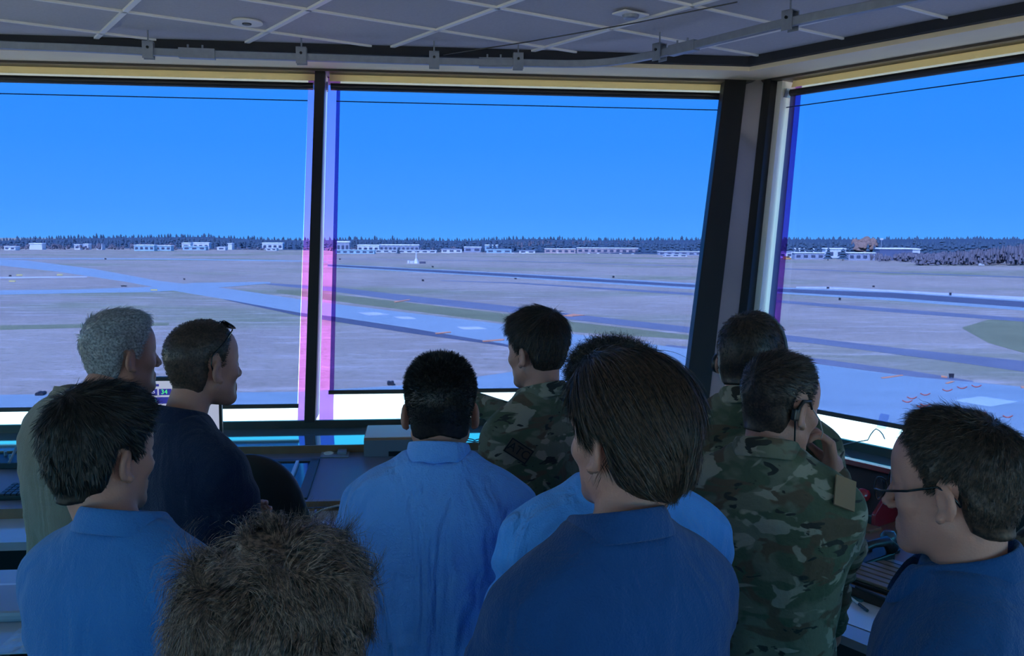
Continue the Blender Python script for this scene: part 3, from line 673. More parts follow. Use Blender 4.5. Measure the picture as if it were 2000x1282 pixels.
# ------------------------------------------------------------------ ledges and consoles along the walls
m_ledge = mat('teal_laminate', (0.10, 0.145, 0.17), 0.07, 0.6, noise=0.08, nscale=8)
m_wood = mat('brown_wood', (0.22, 0.105, 0.055), 0.35, 0.5, noise=0.25, nscale=12, vec=(1, 6, 1))
m_console = mat('slate_laminate', (0.17, 0.17, 0.21), 0.38, 0.5, noise=0.08, nscale=5)
m_desk = mat('pale_desk', (0.42, 0.44, 0.50), 0.12, 0.55, noise=0.05, nscale=6)
m_kick = mat('kick_panel', (0.035, 0.035, 0.042), 0.7)
def cring(k, prof, name, m_, bevel=0.0, ends=None, parent=None, kind=None, label=None, cat=None):
    A = []; B = []
    for z, w in prof:
        e = w*T30; ua, ub = (-e, LEN+e) if ends is None else ends
        if ends is not None: ua = max(ua, -e); ub = min(ub, LEN+e)
        A.append(CORN[k]+DIRS[k]*ua+NORM[k]*w+np.array([0, 0, z])); B.append(CORN[k]+DIRS[k]*ub+NORM[k]*w+np.array([0, 0, z]))
    o = MB().hexa(A, B).build(name, m_, parent, bevel=bevel)
    if kind: tag(o, kind=kind)
    if label: tag(o, label, cat)
    return o
ZL_ = 0.885
sides = {0: 'far wall', 1: 'right wall', 5: 'left wall', 2: 'rear right wall', 3: 'rear wall', 4: 'rear left wall'}
for k in (0, 1, 5):
    o = cring(k, [(ZL_-0.035, -0.003), (ZL_, -0.003), (ZL_, -0.44), (ZL_-0.035, -0.44)], 'window_ledge', m_ledge)
    tag(o, 'teal laminate ledge running under the windows of the '+sides[k], 'ledge', 'window ledges')
    cring(k, [(ZL_-0.04, -0.44), (ZL_+0.001, -0.44), (ZL_+0.001, -0.455), (ZL_-0.04, -0.455)], 'edge_strip', m_wood, parent=o)
# far console: sloping panel then a lit lip; left console the same
for k in (0, 5):
    t = empty('control_console', CORN[k]); inv = Matrix.Translation(-t.location)
    for nm_, prof, m_ in (('sloped_panel', [(ZL_-0.04, -0.455), (0.79, -1.17), (0.72, -1.17), (ZL_-0.12, -0.455)], m_console),
                          ('edge_strip', [(0.80, -1.17), (0.80, -1.20), (0.745, -1.20), (0.745, -1.17)], m_wood),
                          ('desk_lip', [(0.755, -1.20), (0.755, -1.52), (0.72, -1.52), (0.72, -1.20)], m_desk),
                          ('base_panel', [(0.72, -0.455), (0.72, -1.05), (0.0, -1.0), (0.0, -0.455)], m_kick)):
        o = cring(k, prof, nm_, m_, parent=t); o.data.transform(inv)
    tag(t, 'slate grey sloping control console with a pale desk lip along the '+sides[k], 'console', 'control consoles')
t = empty('wood_desk', CORN[1]); inv = Matrix.Translation(-t.location)
for nm_, prof, m_ in (('desktop', [(0.76, -0.455), (0.76, -1.44), (0.725, -1.44), (0.725, -0.455)], m_wood),
                      ('edge_strip', [(0.775, -1.44), (0.775, -1.462), (0.715, -1.462), (0.715, -1.44)], mat('dark_wood', (0.05, 0.028, 0.02), 0.4)),
                      ('front_shelf', [(0.735, -1.462), (0.735, -1.76), (0.705, -1.76), (0.705, -1.462)], m_desk),
                      ('base_panel', [(0.705, -0.455), (0.705, -1.25), (0.0, -1.2), (0.0, -0.455)], m_kick)):
    o = cring(1, prof, nm_, m_, parent=t); o.data.transform(inv)
tag(t, 'brown wood control desk with a pale front shelf along the right wall', 'desk')

def frame_at(p, xdir, zdir=(0, 0, 1)):
    z = Vector(zdir).normalized(); x = Vector(xdir); x = (x-z*x.dot(z)).normalized(); y = z.cross(x)
    M = Matrix((x, y, z)).transposed().to_4x4(); M.translation = Vector(p); return M
# slope frame of the far console
sl = (0.79-(ZL_-0.04))/(-1.17+0.455)      # dz/dw
sn = np.array([0, 0, 1.0])-NORM[0]*sl; sn = sn/np.linalg.norm(sn)
def on_slope(px, py):
    d = ray(px, py); q = CORN[0]+NORM[0]*(-0.455)+np.array([0, 0, ZL_-0.04]); return CAM+d*(((q-CAM)@sn)/(d@sn))
def place(o, M): o.matrix_world = M
# socket plate
c = on_slope(655, 888); t = empty('socket_plate'); place(t, frame_at(c, DIRS[0], sn))
MB().box((-0.075, -0.055, 0), (0.075, 0.055, 0.006)).build('plate', M_metal, t, bevel=0.002)
MB().lathe([(0.026, 0.006), (0.026, 0.010), (0.018, 0.010), (0.016, 0.008)], 20, Matrix.Translation((-0.035, 0, 0))).build('socket', M_white, t)
MB().box((0.012, -0.025, 0.006), (0.06, 0.03, 0.022)).build('socket', M_metal, t, bevel=0.003)
tag(t, 'metal socket plate with two outlets on the sloping console below the slim post', 'outlet')
# recessed screen in the slope
c = on_slope(535, 940); t = empty('recessed_display'); place(t, frame_at(c, DIRS[0], sn))
MB().box((-0.25, -0.25, 0.001), (0.19, 0.30, 0.006)).build('display', mat('display_glass', (0.03, 0.035, 0.07), 0.12), t)
for lo, hi in (((0.145, -0.25, 0), (0.19, 0.30, 0.012)), ((-0.25, 0.26, 0), (0.19, 0.30, 0.012)), ((-0.25, -0.27, 0), (0.19, -0.235, 0.012))):
    MB().box(lo, hi).build('frame', M_darkbrown, t, bevel=0.002)
MB().box((0.075, -0.20, 0.006), (0.092, 0.24, 0.024)).build('light_bar', mat('light_bar', (0.55, 0.62, 0.75), 0.25), t, bevel=0.003)
MB().box((0.05, -0.225, 0.006), (0.125, -0.20, 0.024)).build('light_bar', mat('light_bar'.strip(), (0.55, 0.62, 0.75)), t, bevel=0.003)
tag(t, 'dark framed display with a bright bar set into the sloping console', 'display')
# seam panels in the slope
c = on_slope(660, 992)
o = MB().box((-0.35, -0.004, 0.0), (0.45, 0.004, 0.004)).build('panel_seam', M_blackp); place(o, frame_at(c, DIRS[0], sn)); tag(o, 'thin black groove along the bottom of the sloping console', 'trim')
# wooden equipment box on the ledge
c = at_z(760, 866, ZL_); t = empty('equipment_box'); place(t, frame_at((c[0]+0.02, c[1], ZL_), DIRS[0]))
MB().box((-0.15, -0.10, 0.0), (0.30, 0.22, 0.052)).build('body', mat('box_brown', (0.40, 0.17, 0.10), 0.7), t, bevel=0.004)
MB().box((-0.145, -0.095, 0.052), (0.295, 0.215, 0.056)).build('lit_top', mat('lit_top_pale', (0.8, 0.66, 0.58), 0.6), t, bevel=0.002)  # pale sheet paints the window light on top of the brown box
MB().box((-0.15, -0.104, -0.16), (0.30, -0.10, 0.04)).build('front_panel', m_console, t)
MB().box((-0.02, -0.108, -0.09), (0.22, -0.104, -0.02)).build('slot', M_blackp, t)
tag(t, 'low brown wooden box on the ledge behind the light-blue-shirted man', 'box')
# two handheld radios on the ledge
for i, (px, lb) in enumerate(((958, 'black handheld radio with stubby antenna, left of the pair on the ledge'), (969, 'black handheld radio with long antenna, right of the pair on the ledge'))):
    c = at_z(px, 876, ZL_-0.0); t = empty('handheld_radio'); place(t, frame_at((c[0], c[1]+0.02, ZL_), DIRS[0]))
    MB().box((-0.022, -0.015, 0), (0.022, 0.015, 0.105)).build('body', M_blackp, t, bevel=0.004)
    MB().tube([(0.01, 0, 0.10), (0.01, 0, 0.16+0.04*i)], [0.007, 0.005], 8).build('antenna', M_blackp, t)
    MB().tube([(-0.01, 0, 0.10), (-0.01, 0, 0.118)], 0.006, 8).build('knob', M_blackp, t)
    tag(t, lb, 'radio')
c1 = at_z(905, 862, ZL_); pts = [c1+np.array([0.28*q+0.03*math.sin(q*14), 0.0+0.04*math.cos(q*14), 0.006]) for q in np.linspace(0, 0.5, 24)]
o = MB().tube(pts, 0.003, 6).build('cable', M_blackp); tag(o, 'thin black cable looping across the ledge near the radios', 'cable')
# monitor on the far console
mc = at(345, 770, 4.15); t = empty('monitor', (mc[0], mc[1], 0.80), R(8))
zt = at(345, 736, 4.15)[2]-0.80
MB().box((-0.205, -0.012, zt-0.29), (0.205, 0.02, zt)).build('casing', M_blackp, t, bevel=0.004)
scr = MB().box((-0.192, -0.0135, zt-0.275), (0.192, -0.012, zt-0.018)).build('screen', mat('screen_pale', (0.5, 0.5, 0.5), 0.3, emit=(0.56, 0.55, 0.72), estr=0.62), t)
m_nb = mat('screen_navy', (0.01, 0.01, 0.1), 0.3, emit=(0.03, 0.03, 0.30), estr=0.8)
m_gr = mat('screen_green', (0, 0.5, 0.1), 0.3, emit=(0.10, 1.0, 0.25), estr=0.9); m_cy = mat('screen_cyan', (0, 0.5, 0.5), 0.3, emit=(0.2, 0.8, 0.9), estr=0.9); m_wt = mat('screen_white', (0.8, 0.8, 0.8), 0.3, emit=(0.8, 0.8, 0.95), estr=0.8)
sx0 = -0.125
for lo, hi in (((-0.115, zt-0.043), (-0.075, zt-0.032)), ((-0.17, zt-0.085), (-0.083, zt-0.055)), ((-0.076, zt-0.085), (-0.02, zt-0.055)), ((-0.17, zt-0.125), (-0.02, zt-0.094)), ((0.0, zt-0.085), (0.08, zt-0.055))):
    MB().box((lo[0], -0.0145, lo[1]), (hi[0], -0.0135, hi[1])).build('readout_panel', m_nb, scr)
def ftext(body, size, x, z, m_, par): return text_mesh('readout', body, size, Matrix.Translation((x, -0.0150, z)) @ Matrix.Rotation(PI/2, 4, 'X'), m_, par, 0.0003)
ftext('34', 0.03, -0.052, zt-0.070, m_gr, scr); ftext('304 v 025', 0.017, -0.127, zt-0.070, m_wt, scr); ftext('24', 0.027, -0.10, zt-0.110, m_cy, scr)
MB().box((-0.03, 0.0, 0.0), (0.03, 0.02, zt-0.2)).build('stand', M_blackp, t); MB().box((-0.12, -0.08, -0.012), (0.12, 0.09, 0.003)).build('foot', M_blackp, t, bevel=0.003)
tag(t, 'black framed monitor showing 34 in green, between the grey-haired man and the man with sunglasses', 'monitor')
# keyboard and small panel at far left
c = on_slope(55, 965); t = empty('keyboard'); place(t, frame_at(c+sn*0.002, DIRS[0], sn))
MB().box((-0.10, -0.085, 0), (0.30, 0.085, 0.018)).build('base', M_blackp, t, bevel=0.003)
kb = MB()
for r_ in range(5):
    for q in range(15): kb.box((-0.094+q*0.0262, -0.075+r_*0.031, 0.018), (-0.094+q*0.0262+0.021, -0.075+r_*0.031+0.025, 0.027))
kb.build('keys', mat('key_black', (0.03, 0.03, 0.04), 0.4), t); tag(t, 'black keyboard on the sloping console at the left', 'keyboard')
c = on_slope(15, 905); t = empty('switch_panel'); place(t, frame_at(c+sn*0.002, DIRS[0], sn))
MB().box((-0.25, -0.10, 0), (0.13, 0.12, 0.03)).build('body', mat('panel_black', (0.02, 0.02, 0.03), 0.4), t, bevel=0.004)
for q in range(7): MB().tube([(-0.2+q*0.045, 0.03-0.05*(q % 2), 0.03), (-0.2+q*0.045, 0.03-0.05*(q % 2), 0.05)], 0.008, 8).build('knob', M_metal, t)
MB().tube([(0.05, -0.10, 0.03), (0.06, 0.0, 0.10), (0.13, 0.10, 0.10)], 0.007, 8).build('handle', M_metal, t)
tag(t, 'dark switch panel with small knobs below the ledge at the far left', 'control panel')
# clutter on the lit desk lip
c = at_z(575, 1020, 0.757); V = []; F = []
t = MB()
for i in range(26):
    a = rng.random(2)*np.array([0.16, 0.09])-np.array([0.06, 0.05]); q = c+np.array([a[0], a[1], 0.0]); s_ = 0.012+0.02*rng.random(); e = rng.random(3)*2-1; e2 = rng.random(3)*2-1
    t.add([q, q+e*s_+np.array([0, 0, s_]), q+e2*s_+np.array([0, 0, s_*1.3])], [(0, 1, 2)])
o = t.build('plastic_wrapper', mat('clear_wrapper', (0.45, 0.40, 0.75), 0.1, 0.8)); tag(o, 'crumpled shiny plastic wrapper on the desk lip behind the curly head', 'wrapper')
pts = [at(600, 1022, 3.45), at(610, 1008, 3.45), at(630, 996, 3.45), at(660, 988, 3.45), at(700, 990, 3.45)]
o = MB().tube([pts[0]-np.array([0, 0, 0.03])]+pts, 0.004, 8).build('white_cord', M_white); tag(o, 'white cord arching beside the left sleeve of the light-blue-shirted man', 'cord')

# ---- things on the right desk
def wb(u, w, z): return CORN[1]+DIRS[1]*u+NORM[1]*w+np.array([0, 0, z])
def uw(px, py, z):
    q = at_z(px, py, z)-CORN[1]; return float(q@DIRS[1]), float(q@NORM[1])
MB_ = MB
# desk telephone
u, w = uw(1672, 1092, 0.76); t = empty('desk_telephone'); place(t, frame_at(wb(u, w, 0.76), tuple(DIRS[1]*0.3+NORM[1]*0.95)))
b = MB().hexa([(-0.09, -0.10, 0), (0.10, -0.10, 0), (0.10, -0.10, 0.05), (-0.09, -0.10, 0.015)], [(-0.09, 0.10, 0), (0.10, 0.10, 0), (0.10, 0.10, 0.05), (-0.09, 0.10, 0.015)])
b.build('base', M_blackp, t, bevel=0.006)
kp = MB()
for i in range(4):
    for j in range(3): kp.box((-0.06+i*0.03, -0.03+j*0.03, 0.024+i*0.0055), (-0.06+i*0.03+0.02, -0.03+j*0.03+0.02, 0.032+i*0.0055))
kp.build('keypad', mat('key_black', (0.03, 0.03, 0.04)), t)
hs = MB().tube([(-0.085, -0.085, 0.035), (-0.06, -0.09, 0.075), (0.0, -0.09, 0.09), (0.06, -0.09, 0.095), (0.095, -0.085, 0.06)], [0.024, 0.02, 0.016, 0.02, 0.026], 12).build('handset', M_blackp, t, smooth=True)
tag(t, 'black desk telephone with handset on the brown desk by the seated airman elbow', 'telephone')
t['label'] = 'black desk telephone below the elbow of the airman with the ear hook'
u2, w2 = uw(1735, 1066, 0.78); t = empty('desk_microphone'); place(t, frame_at(wb(u2, w2, 0.76), DIRS[1]))
MB().lathe([(0.045, 0), (0.045, 0.012), (0.03, 0.02), (0.012, 0.025)], 20).build('base', M_blackp, t)
MB().lathe([(0.012, 0.02), (0.03, 0.03), (0.034, 0.06), (0.02, 0.08)], 16).build('head', mat('smoky_plastic', (0.05, 0.07, 0.10), 0.2), t, smooth=True)
tag(t, 'small round dark desk microphone right of the telephone', 'microphone')
# red-sided console unit
u, w = uw(1700, 990, 0.76); w = -0.60; t = empty('red_console_unit'); place(t, frame_at(wb(u+0.02, -0.64, 0.76), DIRS[1]))
mr = mat('dark_red_plastic', (0.30, 0.015, 0.025), 0.25, 0.6)
def prof_box(x0, x1, prof): return MB().hexa([(x0, y, z) for y, z in prof], [(x1, y, z) for y, z in prof])
prof_box(-0.16, 0.16, [(-0.11, 0), (0.12, 0), (0.12, 0.19), (0.07, 0.20), (-0.11, 0.05)]).build('body', M_blackp, t, bevel=0.006)
for x in (-0.17, 0.155): prof_box(x, x+0.018, [(-0.12, 0), (0.13, 0), (0.13, 0.20), (0.07, 0.215), (-0.12, 0.06)]).build('side_panel', mr, t, bevel=0.004)
prof_box(-0.17, 0.17, [(0.06, 0.20), (0.14, 0.19), (0.14, 0.215), (0.06, 0.225)]).build('top_panel', mr, t, bevel=0.004)
MB().box((-0.11, -0.06, 0.098), (-0.02, -0.055, 0.15), ).build('screen', mat('screen_amber', (0.05, 0.03, 0.03), 0.2, emit=(0.18, 0.10, 0.10), estr=0.25), t)
MB().lathe([(0.03, 0), (0.034, 0.02), (0.02, 0.045), (0.003, 0.05)], 18, Matrix.Translation((0.07, -0.04, 0.10)) @ Matrix.Rotation(R(50), 4, 'X')).build('beacon', mat('red_lens', (0.45, 0.02, 0.03), 0.08, 0.8), t, smooth=True)
MB().box((-0.10, -0.125, 0.05), (-0.04, -0.105, 0.066)).build('button_row', M_metal, t, bevel=0.003)
MB().box((-0.20, -0.20, -0.004), (0.20, -0.11, 0.012)).build('wooden_foot', m_wood, t, bevel=0.003)
tag(t, 'black console unit with dark red sides standing below the right window ledge', 'console unit')
# louvre strip on the ledge
u, w = uw(1680, 915, ZL_); t = empty('ledge_grille'); place(t, frame_at(wb(u-0.05, w+0.02, ZL_), DIRS[1]))
MB().box((-0.30, -0.03, 0), (0.55, 0.03, 0.006)).build('frame', M_metal, t)
g = MB()
for i in range(40): g.box((-0.29+i*0.021, -0.022, 0.006), (-0.29+i*0.021+0.010, 0.022, 0.009))
g.build('slots', M_blackp, t); tag(t, 'metal slotted air grille set in the ledge of the right wall', 'grille')
# flight strip tray
q1 = at_z(1700, 1130, 0.765); u, w = uw(1752, 1130, 0.765); t = empty('flight_strip_tray'); place(t, frame_at(wb(u, w, 0.761), DIRS[1]))
MB().box((-0.16, -0.17, 0), (0.20, 0.13, 0.012)).build('tray', mat('tray_dark', (0.03, 0.022, 0.02), 0.5), t, bevel=0.002)
ms = mat('strip_holder_tan', (0.24, 0.15, 0.10), 0.4)
for i in range(6): MB().box((-0.15, -0.16+i*0.042, 0.012), (0.19, -0.16+i*0.042+0.034, 0.024)).build('strip_holder', ms, t, bevel=0.003)
MB().box((-0.15, 0.095, 0.012), (0.19, 0.125, 0.022)).build('key_row', M_metal, t)
MB().box((-0.05, 0.15, 0), (0.20, 0.20, 0.02)).build('rail', m_wood, t, bevel=0.003)
tag(t, 'tray of tan flight strip holders on the brown desk beside the bespectacled man', 'strip tray')
# papers, notebook, pens
def sheet(name, px, py, a, b_, rot, z, th, m_, label, cat, side_z=None):
    q = at_z(px, py, z); o = MB().box((-a/2, -b_/2, 0), (a/2, b_/2, th)).build(name, m_, bevel=0.0)
    d = DIRS[1]*math.cos(rot)+NORM[1]*math.sin(rot); place(o, frame_at(q, d)); tag(o, label, cat); return o
m_paper = mat('paper', (0.72, 0.75, 0.80), 0.12, 0.5)
sheet('paper_sheet', 1650, 1178, 0.30, 0.22, 0.05, 0.735, 0.001, mat('paper_shaded', (0.42, 0.40, 0.46), 0.6), 'grey-lilac sheet for the shaded part of the paper on the front shelf under the pen', 'paper')  # shade painted as a darker sheet, one paper with the white one
sheet('paper_sheet', 1715, 1208, 0.28, 0.24, 0.05, 0.7365, 0.001, m_paper, 'bright glossy white paper at the front edge of the right desk', 'paper')
sheet('notebook', 1647, 1148, 0.22, 0.16, 0.1, 0.738, 0.006, mat('teal_cover', (0.05, 0.17, 0.20), 0.45), 'teal covered notebook beside the camouflage sleeve on the right desk', 'notebook')
q = at_z(1672, 1176, 0.745); t = empty('ballpoint_pen'); place(t, frame_at(q, at_z(1694, 1192, 0.745)-at_z(1652, 1160, 0.745)))
MB().tube([(-0.085, 0, 0), (0.02, 0, 0)], 0.0045, 10).build('barrel', M_white, t); MB().tube([(0.02, 0, 0), (0.075, 0, 0)], [0.0055, 0.005], 10).build('cap', M_blackp, t)
tag(t, 'white pen with black cap lying on the shaded part of the paper', 'pen')
t = empty('ballpoint_pen'); q = at_z(1718, 1166, 0.779); place(t, frame_at(q, at_z(1745, 1178, 0.779)-at_z(1690, 1155, 0.779)))
MB().tube([(-0.10, 0, 0), (0.06, 0, 0)], 0.005, 10).build('barrel', M_blackp, t); MB().tube([(0.06, 0, 0), (0.08, 0, 0)], [0.005, 0.001], 10).build('tip', M_metal, t)
tag(t, 'black pen lying along the front edge of the strip tray', 'pen')
# red numeric display at the right edge
pz = at(1996, 958, 3.4); t = empty('red_number_display', (pz[0]+0.06, pz[1], 0.76), R(-35))
MB().box((-0.12, -0.02, 0), (0.18, 0.06, 0.36)).build('casing', M_blackp, t, bevel=0.006)
md = mat('led_red', (0.5, 0, 0), 0.3, emit=(1.0, 0.05, 0.03), estr=1.4)
def seg8(ox, oz, s_):
    g = MB()
    for (x0, z0, x1, z1) in ((0.1, 0.0, 0.9, 0.14), (0.1, 0.93, 0.9, 1.07), (0.1, 1.86, 0.9, 2.0), (0, 0.1, 0.14, 0.95), (0.86, 0.1, 1.0, 0.95), (0, 1.05, 0.14, 1.9), (0.86, 1.05, 1, 1.9)):
        g.box((ox+x0*s_, -0.024, oz+z0*s_), (ox+x1*s_, -0.020, oz+z1*s_))
    return g
seg8(-0.095, pz[2]-0.76-0.045, 0.045).build('digit', md, t); seg8(-0.03, pz[2]-0.76-0.045, 0.045).build('digit', md, t)
tag(t, 'black box with red glowing digits 8 behind the head of the bespectacled man', 'display')
# low cabinet at bottom left with folder, laptop-like binder, pen
zc = 0.80; q = at_z(30, 1195, zc)
t = empty('low_cabinet', (q[0]-0.22, q[1], 0), R(6)); ox, oy = 0, 0
MB().box((-0.42, -0.32, 0.0), (0.30, 0.34, zc-0.03)).build('body', m_kick, t, bevel=0.005)
MB().box((-0.44, -0.34, zc-0.03), (0.31, 0.36, zc)).build('top', m_desk, t, bevel=0.004)
tag(t, 'low black cabinet with pale top at the bottom left corner', 'cabinet')
def on_cab(name, px, py, a, b_, rot, h0, th, m_, lb, cat, bev=0.003):
    qq = at_z(px, py, zc+h0); o = MB().box((-a/2, -b_/2, 0), (a/2, b_/2, th)).build(name, m_, bevel=bev); place(o, frame_at(qq, (math.cos(rot), math.sin(rot), 0))); tag(o, lb, cat); return o
on_cab('binder', 20, 1188, 0.34, 0.24, 0.1, 0.0, 0.035, mat('binder_grey', (0.30, 0.31, 0.38), 0.35), 'thick grey binder lying on the low cabinet at the bottom left', 'binder', 0.012)
on_cab('paper_sheet', 22, 1152, 0.30, 0.10, 0.1, 0.002, 0.003, m_paper, 'glossy pale sheet behind the grey binder', 'paper', 0)
on_cab('plastic_folder', 68, 1252, 0.16, 0.17, 0.1, 0.002, 0.003, mat('glossy_folder', (0.45, 0.5, 0.6), 0.08, 0.8, bump=0.9, bscale=18), 'shiny rippled plastic folder at the bottom left edge', 'folder', 0)
q = at_z(55, 1225, zc+0.05); o = MB().tube([q+np.array([-0.005, 0.0, 0.05]), q+np.array([0.005, -0.02, -0.04])], 0.005, 8).build('ballpoint_pen', M_metal); tag(o, 'metal pen leaning against the front of the grey binder', 'pen')

# ------------------------------------------------------------------ ceiling fittings
zr = 3.05
rp_ = [(-150, 78), (0, 88), (150, 94), (290, 101), (430, 107), (590, 112), (850, 120), (1010, 123), (1110, 125), (1170, 123), (1225, 117), (1288, 105), (1400, 78), (1540, 44), (1740, 4), (1900, -30)]
rpts = [at_z(x, y, zr) for x, y in rp_]
t = empty('curtain_track', rpts[5]); inv = Matrix.Translation(-t.location)
def rect_sweep(pts, w_, h_):
    b = MB(); rings = []
    for i, p in enumerate(pts):
        d = pts[min(i+1, len(pts)-1)]-pts[max(i-1, 0)]; d = d/np.linalg.norm(d); s_ = np.array([-d[1], d[0], 0])*w_/2; u_ = np.array([0, 0, h_/2])
        rings.append([p-s_-u_, p+s_-u_, p+s_+u_, p-s_+u_])
    vs = [v for r_ in rings for v in r_]; fs = [(4*i+k, 4*i+(k+1) % 4, 4*i+4+(k+1) % 4, 4*i+4+k) for i in range(len(pts)-1) for k in range(4)]
    fs += [(3, 2, 1, 0), tuple(range(4*len(pts)-4, 4*len(pts)))]
    return b.add(vs, fs)
fine = []
for i in range(len(rpts)-1):
    p0, p1, p2, p3 = rpts[max(i-1, 0)], rpts[i], rpts[i+1], rpts[min(i+2, len(rpts)-1)]
    for q in np.linspace(0, 1, 5)[:-1]: fine.append(0.5*((2*p1)+(-p0+p2)*q+(2*p0-5*p1+4*p2-p3)*q*q+(-p0+3*p1-3*p2+p3)*q**3))
fine.append(rpts[-1])
o = rect_sweep(fine, 0.035, 0.042).build('rail', M_metal, t, bevel=0.004); o.data.transform(inv)
for x, y in ((385, 105), (968, 123), (1335, 94)):      # splice sleeves with bolts
    p = at_z(x, y, zr); i = min(range(len(fine)), key=lambda j: np.linalg.norm(fine[j]-p)); d = fine[min(i+1, len(fine)-1)]-fine[i-1]; d /= np.linalg.norm(d)
    b = rect_sweep([p-d*0.10, p+d*0.10], 0.048, 0.056)
    for e in (-0.05, 0.03): b.tube([p+d*e+np.array([0, 0, 0.02]), p+d*e+np.array([0, 0, 0.05])], 0.006, 6)
    o = b.build('splice_sleeve', M_metal, t); o.data.transform(inv)
tag(t, 'galvanised curved ceiling track running along the window tops', 'ceiling track')
for n_, (x, y) in enumerate(((290, 101), (589, 112), (848, 120), (1012, 123), (1288, 105), (1543, 44))):
    p = at_z(x, y, zr); i = min(range(len(fine)), key=lambda j: np.linalg.norm(fine[j]-p)); d = fine[min(i+1, len(fine)-1)]-fine[i-1]; d /= np.linalg.norm(d)
    t = empty('track_hanger', p, math.atan2(d[1], d[0]))
    for sgn in (-1, 1): MB().box((-0.03, sgn*0.026-0.003, -0.04), (0.03, sgn*0.026+0.003, 0.055)).build('side_plate', M_metal, t)
    MB().box((-0.03, -0.029, 0.05), (0.03, 0.029, 0.056)).build('top_plate', M_metal, t)
    MB().tube([(0, 0, 0.05), (0, 0, ZC-zr+0.002)], 0.005, 8).build('threaded_rod', M_metal, t)
    MB().tube([(0, -0.036, 0.02), (0, 0.036, 0.02)], 0.008, 8).build('bolt', M_blackp, t)
    tag(t, ['track hanger clamp above the left window', 'track hanger clamp just left of the slim post', 'track hanger clamp above the middle window, left of the close pair', 'track hanger clamp above the middle window, right of the close pair', 'track hanger clamp left of the corner post where the track bends', 'track hanger clamp near the top right'][n_], 'bracket', 'track hangers')
q = at_z(482, 41, ZC); t = empty('ceiling_speaker', q)
MB().lathe([(0.085, -0.014), (0.085, -0.006), (0.078, 0.0)], 32).build('rim', M_white, t, smooth=False); MB().lathe([(0.024, -0.020), (0.026, -0.012)], 20).build('centre', M_blackp, t)
tag(t, 'round white ceiling fitting with a dark centre', 'ceiling fitting')
q = at_z(1232, 22, ZC); t = empty('smoke_detector', q, gaz)
MB().box((-0.085, -0.05, -0.02), (0.085, 0.05, -0.010)).build('mounting_plate', M_white, t, bevel=0.003); MB().lathe([(0.03, -0.040), (0.04, -0.034), (0.045, -0.018)], 20).build('sensor', M_metal, t)
tag(t, 'small white square ceiling device beside a grid bar', 'smoke detector')
a0 = at_z(1440, 4, ZC-0.02); a1 = at_z(1240, 45, ZC-0.02); a2 = at_z(1030, 82, ZC-0.03); a3 = at_z(866, 107, zr+0.05)
o = MB().tube([a0, a1, a2, a3], 0.0035, 6).build('ceiling_wire', M_blackp); tag(o, 'thin dark wire strung under the ceiling to the track hanger', 'wire')
cc = at_z(1818, -62, 2.75); t = empty('hoop_lamp', cc); pts = [cc+np.array([0.20*math.cos(a), 0.20*math.sin(a), 0]) for a in np.linspace(0, 2*PI, 40)]
o = MB().tube(pts, 0.011, 10, caps=False).build('ring', M_blackp, t, smooth=True); o.data.transform(Matrix.Translation(-t.location))
MB().tube([(0, 0.0, 0.0), (0, 0, ZC-2.75)], 0.008, 8).build('stem', M_blackp, t); MB().box((-0.2, -0.008, -0.008), (0.2, 0.008, 0.008)).build('cross_bar', M_blackp, t)
tag(t, 'black hoop hanging from the ceiling at the top right edge', 'hoop')
# blind cord and tape on the right window strip
q0 = W(1, *side_hit(1, 1690, 862, 0.02), 0.02)
def wp(px, py, w_=-0.02): u_, z_ = side_hit(1, px, py, w_); return W(1, u_, z_, w_)
o = MB().tube([wp(1632, 873), wp(1660, 866), wp(1695, 860), wp(1700, 850), wp(1706, 842), wp(1711, 838), wp(1718, 842), wp(1724, 849), wp(1728, 858)], 0.003, 6).build('blind_cord', mat('grey_cord', (0.35, 0.36, 0.40), 0.6)); tag(o, 'looped grey blind cord hanging by the right window sill', 'cord')
o = plate(1, tuple(side_hit(1, x, 830, 0.10)[0] for x in (1714, 1733, 1733, 1714)), 1.0, 1.075, 0.096, 0.098).build('clear_tape', film('clear_tape', (0.75, 0.8, 0.95), 0.05, 0.3)); tag(o, 'clear tape piece over the bottom bar of the right shade', 'tape')

